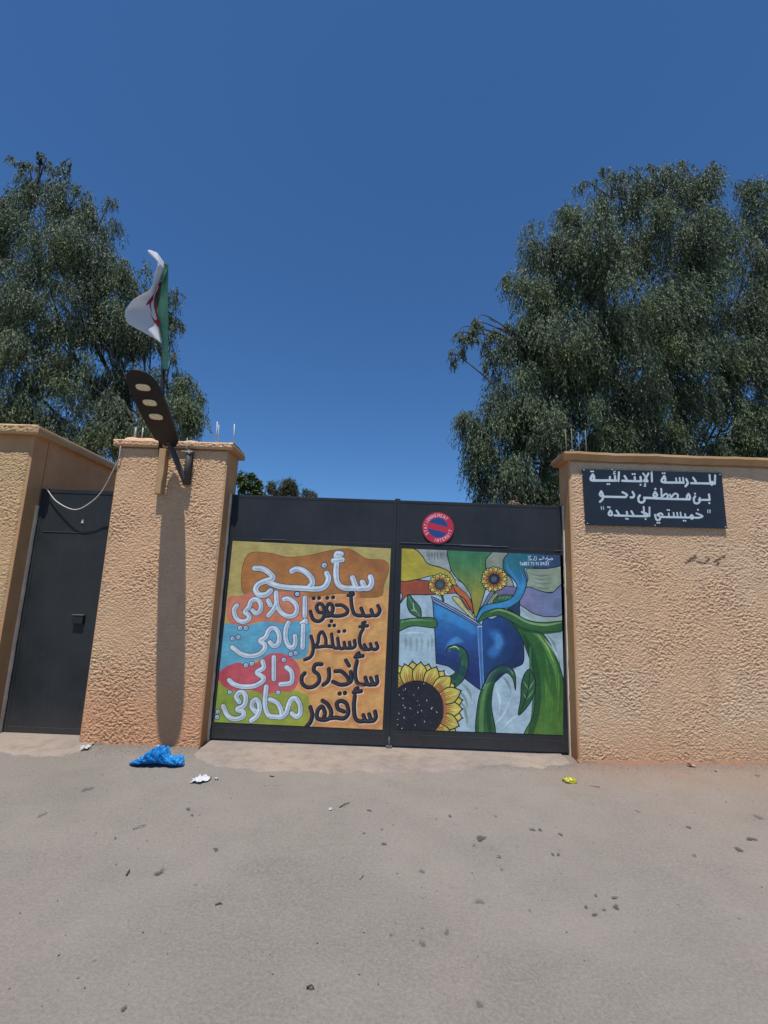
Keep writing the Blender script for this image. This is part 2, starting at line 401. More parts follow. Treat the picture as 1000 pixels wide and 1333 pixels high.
# ------------------------------------------------------------------ rough-cast walls
def stucco_panel(name, x0, x1, z0, z1, y, mat, parent, step=.0075, amp=.011, seed=1, marks=None, ztop=None, side=0.0, freq=1.0, pins=(1, 1)):
    nx = max(2, int((x1-x0)/step)); nz = max(2, int((z1-z0)/step))
    xs = np.linspace(x0, x1, nx); zs = np.linspace(z0, z1, nz)
    X, Z = np.meshgrid(xs, zs, indexing='ij')
    # lumpy thrown plaster: ragged ledges of a few centimetres, wider than tall
    wx = perlin(X*11+50, Z*11+50, seed+1)*.022; wz = perlin(X*11+90, Z*11+10, seed+2)*.02
    a = perlin((X+wx)*34*freq+30, (Z+wz)*46*freq+30, seed+3)
    b = perlin((X+wz)*62*freq+60, (Z+wx)*78*freq+60, seed+4)
    c = perlin(X*2.1+10, Z*2.1+20, seed+5)
    rid = 1-np.abs(perlin((X-wx)*40*freq+11, (Z+wz)*54*freq+13, seed+6))*2.2
    h = np.tanh(a*2.4)*.45+.22*np.clip(rid, -1, 1)+.42*b
    D = amp*(h*.62*(1+.9*c)+.25)+c*.003
    ex = np.minimum(sstep(0, .02, X-x0) if pins[0] else 1, sstep(0, .02, x1-X) if pins[1] else 1)
    ez = np.minimum(sstep(0, .02, Z-z0), sstep(0, .015, z1-Z))
    e = ex*ez
    Y = y-(D*e-.014*(1-e))
    idx = np.arange(nx*nz).reshape(nx, nz)
    Fc = np.stack([idx[:-1, :-1], idx[1:, :-1], idx[1:, 1:], idx[:-1, 1:]], -1).reshape(-1, 4)
    o = mesh_obj(name, np.stack([X, Y, Z], -1).reshape(-1, 3), Fc, mat, parent, smooth=True)
    if marks is not None:
        mk = np.zeros_like(X)
        for P, w in marks:
            P = catmull(P, 6)
            for (ax, az), (bx, bz) in zip(P[:-1], P[1:]):
                sel = (X > min(ax, bx)-.05) & (X < max(ax, bx)+.05) & (Z > min(az, bz)-.05) & (Z < max(az, bz)+.05)
                px = X[sel]-ax; pz = Z[sel]-az; dx = bx-ax; dz = bz-az
                t = np.clip((px*dx+pz*dz)/(dx*dx+dz*dz+1e-9), 0, 1)
                d = np.hypot(px-t*dx, pz-t*dz)
                mk[sel] = np.maximum(mk[sel], sstep(w*1.5, w*.5, d)*(.4+.6*(b[sel] > -.12)))
        at_ = o.data.attributes.new('mark', 'FLOAT', 'POINT'); at_.data.foreach_set('value', mk.astype(np.float32).ravel())
    return o

# right-hand wall
XR = 1.895
wall_r = thing('boundary_wall', 'sand coloured rough-cast wall right of the gate carrying the black school board', 'wall')
box_obj('wall_core', XR, 9.0, .012, .30, -.1, 3.02, M['smooth_side'], wall_r, .008)
mk = []
def mp(*q): return [(at(x, y, 0).x, at(x, y, 0).z) for x, y in q]
for q in [((893, 733), (899, 728), (906, 724), (903, 729), (896, 731)), ((908, 731), (917, 733), (923, 728), (919, 726)), ((930, 732), (934, 729), (934, 736)), ((934, 729), (941, 726), (944, 724))]:
    mk.append((mp(*q), .013))
stucco_panel('stucco_face', XR+.012, 4.9, -.03, 3.0, 0, M['stucco_right'], wall_r, .0056, .0088, 11, mk, pins=(1, 0))
stucco_panel('stucco_face', 4.9, 9.0, -.03, 3.0, 0, M['stucco_right'], wall_r, .014, .0085, 11, pins=(0, 1))
bm = bmesh.new()   # coping with a hollow moulded underside
prof = [(.36, 3.085), (-.065, 3.085), (-.068, 3.06), (-.045, 3.035), (-.02, 3.005), (.30, 3.005), (.36, 3.06)]
rows = []
for k, x in enumerate(np.concatenate([[XR-.068, XR-.065], np.linspace(XR-.04, 9.05, 70)])):
    inset = .02 if k == 0 else 0
    rows.append([bm.verts.new((x+(.05 if (k == 0 and z < 3.02) else 0), y+(inset if y < .1 else -inset)+.003*math.sin(x*9.1), z+.0035*math.sin(x*7.3+y*3)+.0025*math.sin(x*23))) for y, z in prof])
for a, b in zip(rows, rows[1:]):
    for j in range(len(prof)): bm.faces.new((a[j], b[j], b[(j+1) % len(prof)], a[(j+1) % len(prof)]))
bm.faces.new(rows[0]); bm.faces.new(rows[-1][::-1])
bm_obj('coping', bm, M['smooth'], wall_r)
for i, (px, h) in enumerate([(737.5, .215), (745, .235), (753.5, .20), (762.5, .225)]):
    p = at(px, 588.5, .10); x0 = p.x
    tube_obj('reinforcing_bar', [(x0, .10, 3.05), (x0+.003*i, .10, 3.18), (x0+.004*(i-1), .105, 3.085+h+.08)], .0045, M['rebar'], wall_r, 6)
tube_obj('wire_loop', [(at(745, 588, .1).x+.02*math.cos(t), .10, 3.14+.02*math.sin(t)) for t in np.linspace(-1.2, 3.4, 8)], .003, M['white_metal'], wall_r, 5)
settle(wall_r, (XR, .15, 0))

# pier between door and gate
X0, X1 = -2.925, -1.745
pier = thing('gate_pier', 'broad peach rough-cast pier between the dark door and the painted gate', 'pier')
box_obj('pier_core', X0, X1, .012, .365, -.1, 2.99, M['smooth_side'], pier, .008)
stucco_panel('stucco_face', X0+.004, X1-.004, -.03, 2.985, 0, M['stucco_pier'], pier, .0054, .0094, 41)
bm = bmesh.new(); box(bm, X0-.055, X1+.062, -.030, .41, 2.99, 3.05, .012); bm_obj('coping', bm, M['smooth'], pier, True)
stucco_panel('coping_face', X0-.05, X1+.055, 2.988, 3.064, -.042, M['stucco_pier'], pier, .0058, .010, 61)
bm = bmesh.new()   # uneven mortar on top
pts = np.linspace(X0-.05, X1+.055, 50); V = []; Fc = []
for i, x in enumerate(pts):
    hh = .012+.008*math.sin(x*11)+.006*math.sin(x*29+1)+(.018 if -2.86 < x < -2.55 else 0)
    V += [(x, -.046, 3.045), (x, -.03, 3.05+hh), (x, .15, 3.056+hh), (x, .40, 3.05+hh*.6), (x, .41, 3.04)]
for i in range(len(pts)-1):
    for j in range(4): Fc.append((i*5+j, (i+1)*5+j, (i+1)*5+j+1, i*5+j+1))
bm.free(); mesh_obj('mortar_cap', V, Fc, M['stucco_pier'], pier, smooth=True)
box_obj('pole_sleeve', -2.453, -2.378, -.075, .0, 2.47, 2.965, M['smooth'], pier, .010)
def rod(px, py0, py1, y, r, mat, nm='reinforcing_bar'):
    a = at(px[0], py0, y); b = at(px[1], py1, y); a.z -= .04
    return tube_obj(nm, [a, (a+b)/2, b], r, mat, pier, 6)
rod((281.5, 283.0), 571, 549, .1, .006, M['white_metal']); rod((284.5, 285), 571, 553, .1, .004, M['white_metal'])
rod((304.8, 305.2), 573, 552, .12, .0055, M['white_metal'])
rod((243.5, 243.8), 586, 570, -.05, .003, M['white_metal'], 'tie_wire')
g1 = rod((176, 177.6), 568, 551, .05, .010, M['white_metal'], 'conduit_stub'); rod((177.6, 178.3), 551, 546, .05, .014, M['blue_cap'], 'conduit_cap')
rod((185, 186.4), 566, 557, .1, .006, M['white_metal'], 'tie_wire')
settle(pier, ((X0+X1)/2, .18, 0))

# left wall and the side wall running back from it
XL = -3.856
wall_l = thing('boundary_wall', 'ochre rough-cast wall at the left edge of the photo, turning the corner beside the door', 'wall')
box_obj('wall_core', -9.0, XL, .012, 7.0, -.1, 3.10, M['smooth_side'], wall_l, .008)
stucco_panel('stucco_face', -5.2, XL-.02, -.03, 2.90, 0, M['stucco_left'], wall_l, .006, .0088, 81, pins=(0, 1))
stucco_panel('stucco_face', -9.0, -5.2, -.03, 2.90, 0, M['stucco_left'], wall_l, .014, .0088, 81, pins=(1, 0))
bm = bmesh.new()
box(bm, -9.05, XL+.075, -.055, 7.05, 3.085, 3.175, .010)
bm_obj('coping', bm, M['smooth'], wall_l, True)
stucco_panel('coping_face', -6.0, XL+.065, 3.08, 3.185, -.068, M['stucco_left'], wall_l, .0068, .010, 101)
box_obj('wall_joint', XL-.01, XL+.0015, .222, .226, 2.35, 3.08, M['black'], wall_l)
settle(wall_l, (XL, .3, 0))

# ------------------------------------------------------------------ 2-D painter for the flat artwork
class Canvas:
    def __init__(s, w, h, quad, base):
        s.w, s.h = w, h; s.A = np.zeros((h, w, 3), np.float64); s.A[:] = np.array(base)/255.
        src = np.array(quad, float); dst = np.array([(0, 0), (w, 0), (w, h), (0, h)], float)
        A = []; B = []
        for (x, y), (u, v) in zip(src, dst):
            A += [[x, y, 1, 0, 0, 0, -u*x, -u*y], [0, 0, 0, x, y, 1, -v*x, -v*y]]; B += [u, v]
        hh = np.linalg.solve(np.array(A), np.array(B)); s.H = np.append(hh, 1).reshape(3, 3)
        s.k = w/np.hypot(*(src[1]-src[0])); s.yy, s.xx = np.mgrid[0:h, 0:w]+.5
    def T(s, P, fr):
        P = np.asarray(P, float); q = np.c_[P[:, 0]/fr[2]+fr[0], P[:, 1]/fr[2]+fr[1], np.ones(len(P))]@s.H.T
        return q[:, :2]/q[:, 2:]
    def blend(s, sl, a, col):
        c = np.array(col)/255. if not callable(col) else col(s.xx[sl]/s.w, s.yy[sl]/s.h)/255.
        s.A[sl] += (c-s.A[sl])*a[..., None]
    def box(s, P, pad):
        x0, y0 = np.floor(P.min(0)-pad).astype(int); x1, y1 = np.ceil(P.max(0)+pad).astype(int)
        x0 = max(0, x0); y0 = max(0, y0); x1 = min(s.w, x1); y1 = min(s.h, y1)
        return (slice(y0, max(y1, y0)), slice(x0, max(x1, x0)))
    def dist(s, P, sl):
        X = s.xx[sl]; Y = s.yy[sl]; D = np.full(X.shape, 1e9)
        if X.size == 0: return D
        if len(P) == 1: return np.hypot(X-P[0][0], Y-P[0][1])
        for a, b in zip(P[:-1], P[1:]):
            d = b-a; L = d@d+1e-9
            t = np.clip(((X-a[0])*d[0]+(Y-a[1])*d[1])/L, 0, 1)
            D = np.minimum(D, np.hypot(X-a[0]-t*d[0], Y-a[1]-t*d[1]))
        return D
    def stroke(s, P, w, col, fr, off=(0, 0), alpha=1, smooth=6, soft=1.0):
        P = np.asarray(P, float)+np.array(off)
        P = s.T(catmull(P, smooth) if (smooth and len(P) > 2) else P, fr); r = w/2/fr[2]*s.k
        sl = s.box(P, r+soft+2); d = s.dist(P, sl)
        s.blend(sl, np.clip((r-d)/soft+.5, 0, 1)*alpha, col)
    def taper(s, P, ws, col, fr, alpha=1):
        """stroke whose width changes along its length"""
        P = catmull(np.asarray(P, float), 8); W_ = np.interp(np.linspace(0, 1, len(P)), np.linspace(0, 1, len(ws)), ws)/2/fr[2]*s.k
        P = s.T(P, fr); sl = s.box(P, W_.max()+3); X = s.xx[sl]; Y = s.yy[sl]; D = np.full(X.shape, -1e9)
        for i in range(len(P)-1):
            a, b = P[i], P[i+1]; d = b-a; L = d@d+1e-9
            t = np.clip(((X-a[0])*d[0]+(Y-a[1])*d[1])/L, 0, 1)
            D = np.maximum(D, W_[i]+(W_[i+1]-W_[i])*t-np.hypot(X-a[0]-t*d[0], Y-a[1]-t*d[1]))
        s.blend(sl, np.clip(D+.5, 0, 1)*alpha, col)
    def poly(s, P, col, fr, smooth=6, line=None, lw=3, soft=1.0, alpha=1):
        P0 = np.asarray(P, float); P = s.T(catmull(P0, smooth, True) if smooth else P0, fr)
        Q = np.vstack([P, P[:1]]); sl = s.box(P, soft+3); X = s.xx[sl]; Y = s.yy[sl]
        if X.size == 0: return
        ins = np.zeros(X.shape, bool)
        for a, b in zip(Q[:-1], Q[1:]):
            c = (a[1] > Y) != (b[1] > Y)
            if c.any():
                with np.errstate(divide='ignore', invalid='ignore'):
                    ins ^= c & (X < (b[0]-a[0])*(Y-a[1])/(b[1]-a[1]+1e-12)+a[0])
        d = s.dist(Q, sl); sd = np.where(ins, d, -d)
        if col is not None: s.blend(sl, np.clip(sd/soft+.5, 0, 1)*alpha, col)
        if line is not None:
            r = lw/2/fr[2]*s.k; s.blend(sl, np.clip(r-d+.5, 0, 1), line)
    def grain(s, amt, seed=0, stretch=(10, 3)):
        u = s.xx/s.w; v = s.yy/s.h
        g = perlin(u*14+9, v*14+9, seed)*.6+perlin(u*60*stretch[1]/6+5, v*60*stretch[0]/10+5, seed+1)*.4
        s.A *= (1+amt*g)[..., None]; s.A = np.clip(s.A, 0, 1)
    def image(s, name):
        im = bpy.data.images.new(name, s.w, s.h)
        px = np.ones((s.h, s.w, 4), np.float32); px[..., :3] = s.A[::-1]
        im.pixels.foreach_set(px.ravel()); im.update(); im.pack(); return im
def image_mat(name, im, rough=.45, spec=.4, bumps=.06):
    mt, nt, bs = mat_new(name); t = nt.nodes.new('ShaderNodeTexImage'); t.image = im; t.extension = 'EXTEND'
    u = nt.nodes.new('ShaderNodeUVMap'); u.uv_map = 'UVMap'; nt.links.new(u.outputs[0], t.inputs[0])
    n = noise(nt, 5, 5, .65, coords(nt))
    c = mix(nt, maprange(nt, n.outputs[0], .45, .75, 0, .05), t.outputs[0], srgb(120, 116, 108))
    hs = nt.nodes.new('ShaderNodeHueSaturation'); hs.inputs['Saturation'].default_value = .98; hs.inputs['Value'].default_value = .86
    nt.links.new(c, hs.inputs['Color']); nt.links.new(hs.outputs[0], bs.inputs['Base Color']); bs.inputs['Roughness'].default_value = rough
    bs.inputs['Specular IOR Level'].default_value = spec
    bump(nt, bs, n.outputs[0], bumps, .02); return mt
def uv_quad(name, P, mat, parent, thick=.004):
    """a thin sheet: P = TL, TR, BR, BL on its front"""
    P = [Vector(p) for p in P]; n = Vector((0, 1, 0))*thick
    V = P+[p+n for p in P]
    Fc = [(0, 3, 2, 1), (4, 5, 6, 7), (0, 1, 5, 4), (1, 2, 6, 5), (2, 3, 7, 6), (3, 0, 4, 7)]
    o = mesh_obj(name, V, Fc, mat, parent); uv = o.data.uv_layers.new(name='UVMap')
    tex = {0: (0, 1), 1: (1, 1), 2: (1, 0), 3: (0, 0), 4: (0, 1), 5: (1, 1), 6: (1, 0), 7: (0, 0)}
    for lp in o.data.loops: uv.data[lp.index].uv = tex[lp.vertex_index]
    return o

INK = (38, 46, 66)
def white_letters(c, fr, strokes, w, dots=(), r=18):
    w *= 1.16
    oc = (52, 62, 92)
    for P in strokes: c.stroke(P, w*1.24, oc, fr)
    for d in dots: c.stroke([d], r*2.5, oc, fr)
    for P in strokes: c.stroke(P, w*1.02, (196, 208, 216), fr)
    for P in strokes: c.stroke(P, w*.4, (164, 184, 206), fr, off=(w*.10, w*.08), soft=3)
    for P in strokes: c.stroke(P, w*.26, (222, 228, 230), fr, off=(-w*.2, -w*.14), soft=2)
    for d in dots:
        c.stroke([d], r*1.9, (184, 204, 222), fr); c.stroke([d], r*.9, (120, 150, 186), fr, off=(r*.15, r*.15), soft=2)
def dark_letters(c, fr, strokes, w, dots=(), r=18):
    w *= 1.2
    for P in strokes: c.stroke(P, w*2.6, (206, 138, 84), fr, off=(w*.45, w*.5), alpha=.55, soft=6)
    for P in strokes: c.stroke(P, w*1.08, (222, 196, 170), fr, off=(w*.22, w*.22))
    for d in dots: c.stroke([d], r*2.2, (222, 196, 170), fr, off=(w*.2, w*.2))
    for P in strokes: c.stroke(P, w, (38, 38, 46), fr)
    for d in dots: c.stroke([d], r*2.05, (38, 38, 46), fr)
    for P in strokes: c.stroke(P, w*.25, (76, 80, 98), fr, off=(-w*.15, -w*.1), soft=2, alpha=.7)

def mural_words():
    c = Canvas(860, 960, [(303, 704), (509, 714), (498, 950), (279, 940)], (182, 166, 102))
    Mf = (270, 690, 4)
    c.poly([(520, 330), (960, 330), (960, 1060), (480, 1060), (460, 700)], (214, 162, 98), Mf, soft=30)
    c.poly([(530, 330), (700, 345), (820, 345), (780, 400), (540, 420)], (206, 144, 96), Mf, soft=14)
    c.poly([(190, 170), (230, 118), (330, 122), (420, 142), (530, 132), (640, 108), (740, 100), (830, 150), (920, 158), (945, 200), (918, 290), (900, 345), (780, 350), (700, 330), (520, 350), (330, 335), (200, 335), (178, 270)], lambda u, v: np.stack([176-18*u, 116-14*u+20*v, 60+0*u], -1), Mf, line=(146, 100, 52), lw=5)
    c.poly([(230, 180), (400, 200), (620, 170), (860, 200), (860, 300), (500, 300), (230, 300)], (184, 124, 66), Mf, soft=26, alpha=.6)
    c.poly([(104, 380), (120, 345), (170, 345), (230, 325), (350, 325), (520, 335), (528, 470), (400, 495), (280, 480), (180, 500), (108, 475)], lambda u, v: np.stack([204+0*u, 124+20*(u-.2), 96+0*u], -1), Mf, soft=2)
    c.poly([(120, 380), (160, 350), (190, 380), (160, 480), (115, 460)], (212, 136, 106), Mf, soft=8, alpha=.6)
    c.poly([(80, 495), (200, 500), (300, 478), (400, 488), (528, 478), (532, 600), (500, 670), (380, 665), (300, 665), (200, 700), (120, 720), (50, 745), (60, 620)], lambda u, v: np.stack([98+0*u, 170-10*u, 196-6*u], -1), Mf, soft=2)
    c.poly([(20, 800), (200, 840), (330, 815), (500, 850), (532, 900), (535, 1030), (10, 1020)], lambda u, v: np.stack([140+30*u, 164+0*u, 66+0*u], -1), Mf, soft=2)
    c.poly([(58, 745), (150, 692), (230, 705), (330, 645), (410, 650), (470, 695), (486, 760), (450, 835), (380, 842), (300, 855), (230, 835), (130, 835), (70, 800)], lambda u, v: np.stack([196+0*u, 80+30*u, 92+16*u], -1), Mf, soft=2)
    c.poly([(100, 740), (200, 715), (280, 740), (250, 790), (140, 790)], (208, 96, 108), Mf, soft=16, alpha=.5)
    A = (300, 700, 5); B = (280, 760, 8.333); Cf = (390, 760, 8.333); D = (270, 850, 7.692); E = (380, 850, 7.692)
    # dark words at the right
    dark_letters(c, Cf, [[(852, 240), (872, 290), (845, 340), (805, 342), (778, 285)], [(805, 342), (745, 352), (705, 345), (672, 268)], [(705, 345), (640, 348), (592, 320), (568, 230), (562, 140)],
        [(573, 78), (552, 92), (585, 108)], [(532, 128), (585, 118)],
        [(405, 235), (465, 238), (522, 285), (508, 330), (440, 352), (375, 352), (330, 335)],
        [(330, 335), (296, 280), (315, 228), (350, 228), (366, 275), (340, 345), (285, 355)],
        [(268, 315), (215, 312), (190, 262), (212, 222), (255, 238), (275, 310), (255, 385), (200, 412), (150, 385), (122, 305)]], 34,
        [(158, 162), (216, 158), (305, 156), (368, 150)], 21)
    dark_letters(c, Cf, [[(835, 645), (850, 690), (825, 715), (788, 705), (772, 655)], [(788, 705), (740, 715), (706, 665)], [(745, 716), (690, 712), (656, 650), (660, 560), (692, 492)],
        [(712, 420), (688, 430), (700, 450)], [(658, 468), (738, 458)],
        [(600, 620), (604, 680), (560, 700), (545, 640)], [(560, 700), (505, 700), (488, 640)], [(505, 700), (440, 700), (418, 595)], [(440, 700), (375, 690), (352, 550)], [(375, 690), (290, 682)],
        [(290, 684), (288, 600), (252, 528), (216, 560), (205, 640), (178, 690), (285, 682)],
        [(130, 575), (150, 650), (150, 740), (120, 800), (62, 828)]], 31, [(430, 522), (490, 515), (328, 458), (380, 456), (350, 410)], 20)
    dark_letters(c, E, [[(850, 240), (856, 295), (822, 318), (792, 255)], [(822, 318), (765, 316), (738, 250)], [(765, 316), (690, 318), (650, 285), (636, 190), (655, 85)],
        [(672, 5), (655, 22), (690, 30)], [(640, 45), (712, 32)], [(545, 80), (575, 130)],
        [(594, 195), (598, 280), (560, 312)], [(440, 188), (500, 190), (562, 250), (565, 308), (490, 322), (415, 292)],
        [(375, 165), (378, 240), (360, 290), (318, 322)],
        [(302, 118), (240, 122), (225, 180), (272, 228), (275, 290), (222, 340), (152, 345), (105, 300), (105, 240), (132, 208)]], 33, [(545, 78), (577, 132)], 19)
    dark_letters(c, E, [[(835, 590), (842, 648), (805, 682), (776, 618)], [(805, 682), (745, 682), (718, 625)], [(745, 682), (672, 684), (634, 640), (624, 530), (634, 435)],
        [(660, 355), (640, 372), (672, 385)], [(622, 398), (695, 385)],
        [(525, 590), (468, 562), (455, 505), (500, 484), (552, 515), (568, 600), (525, 655), (440, 650), (385, 655)],
        [(312, 482), (365, 520), (398, 590), (382, 652), (320, 672), (258, 652), (262, 580), (305, 540), (335, 600), (322, 655)],
        [(190, 545), (208, 620), (190, 690), (152, 735)]], 34, [(482, 410), (535, 404)], 21)
    # white words
    white_letters(c, A, [[(912, 255), (920, 290), (905, 324), (878, 328), (860, 290)], [(878, 328), (825, 328), (796, 262)], [(825, 328), (745, 328), (700, 298), (688, 230), (692, 175)],
        [(722, 106), (698, 102), (690, 118), (708, 130)], [(672, 150), (728, 143)],
        [(628, 232), (640, 268), (622, 312), (588, 332), (545, 335)],
        [(402, 218), (432, 204), (482, 218), (524, 258), (536, 295), (520, 318)], [(545, 335), (470, 330), (380, 326), (300, 312), (232, 282)],
        [(160, 200), (205, 202), (248, 225), (278, 264), (225, 284), (182, 306), (164, 340), (188, 372), (232, 372), (262, 348)]], 30, [(613, 180), (437, 370)], 17)
    white_letters(c, B, [[(978, 155), (976, 350)], [(985, 405), (950, 430)], [(945, 432), (985, 425)],
        [(752, 172), (800, 165), (862, 205), (893, 275), (868, 340), (808, 357), (748, 335), (700, 290), (672, 215), (665, 100)],
        [(664, 225), (632, 290), (582, 345)], [(577, 185), (602, 235)],
        [(408, 292), (445, 322), (488, 298), (500, 235), (472, 182), (425, 170), (388, 198), (368, 255), (325, 308), (368, 345), (362, 392), (300, 412), (240, 385), (210, 325), (210, 272), (238, 238)]], 42,
        [(895, 115), (272, 480), (335, 483)], 24)
    white_letters(c, B, [[(960, 458), (952, 695)], [(798, 428), (770, 500), (770, 600), (802, 680), (852, 690), (874, 640), (870, 570)],
        [(598, 640), (642, 678), (690, 650), (700, 572), (670, 500), (620, 482), (580, 515), (552, 580), (490, 622), (542, 665), (532, 722), (470, 770), (380, 785), (280, 760), (188, 690)]], 42,
        [(825, 768), (880, 755), (190, 595), (255, 582)], 23)
    white_letters(c, D, [[(797, 148), (842, 190), (852, 258), (830, 305), (735, 316)], [(668, 48), (668, 262)],
        [(556, 88), (566, 150), (498, 198), (560, 245), (562, 275), (520, 310), (450, 336), (340, 336), (262, 312), (218, 275)]], 38,
        [(768, 72), (388, 125), (447, 110)], 21)
    white_letters(c, D, [[(850, 608), (892, 638), (930, 608), (930, 530), (895, 462), (850, 462), (818, 515), (792, 600), (748, 640), (690, 640), (620, 628), (588, 570), (578, 480), (592, 340)],
        [(632, 468), (700, 500), (738, 570), (748, 635)],
        [(480, 585), (448, 545), (455, 490), (492, 468), (522, 515), (520, 585), (490, 640), (440, 678)],
        [(320, 490), (288, 440), (325, 395), (372, 408), (386, 470), (365, 530), (300, 565), (362, 592), (352, 640), (272, 662), (202, 625), (158, 535)]], 38,
        [(712, 398), (225, 395), (105, 590), (98, 642)], 20)
    c.grain(.13, 3); c.A = np.clip((c.A-.45)*1.06+.45, .03, 1); return c.image('mural_words')

GL = {  # simple stroke letters on a 0..4 x 0..6 grid
 'S': [[(4, 5), (3, 6), (1, 6), (0, 5), (0.3, 3.6), (3.7, 2.4), (4, 1), (3, 0), (1, 0), (0, 1)]], 'T': [[(0, 6), (4, 6)], [(2, 6), (2, 0)]],
 'A': [[(0, 0), (2, 6), (4, 0)], [(.8, 2), (3.2, 2)]], 'I': [[(2, 6), (2, 0)]], 'O': [[(2, 6), (0, 5), (0, 1), (2, 0), (4, 1), (4, 5), (2, 6)]],
 'N': [[(0, 0), (0, 6), (4, 0), (4, 6)]], 'E': [[(4, 6), (0, 6), (0, 0), (4, 0)], [(0, 3), (3, 3)]], 'M': [[(0, 0), (0, 6), (2, 2.5), (4, 6), (4, 0)]],
 'R': [[(0, 0), (0, 6), (3, 6), (4, 4.6), (3, 3), (0, 3)], [(1.8, 3), (4, 0)]], 'D': [[(0, 0), (0, 6), (2.5, 6), (4, 4.5), (4, 1.5), (2.5, 0), (0, 0)]],
 'e': [[(0, 2), (4, 2), (3.4, 4), (1, 4), (0, 2.5), (0, 1), (1.5, 0), (3.8, .6)]], 'l': [[(2, 6), (2, 0)]], '(': [[(2.6, 6.4), (1.4, 3), (2.6, -.4)]],
 '0': [[(2, 6), (0.4, 5), (.4, 1), (2, 0), (3.6, 1), (3.6, 5), (2, 6)]], '7': [[(0, 6), (4, 6), (1.5, 0)]], '5': [[(4, 6), (.5, 6), (.3, 3.4), (3, 3.6), (4, 2), (3, 0), (0, .4)]],
 '9': [[(4, 4.5), (2.5, 6), (.5, 5), (.5, 3.4), (2.5, 2.8), (4, 4.5), (3.4, 0)]], '1': [[(1, 5), (2, 6), (2, 0)]], '6': [[(3.5, 6), (.8, 4), (.4, 1), (2, 0), (3.8, 1), (3.4, 2.8), (.6, 2.6)]],
 '4': [[(3, 0), (3, 6), (0, 2), (4, 2)]], '.': [[(2, .4), (2, .2)]]}

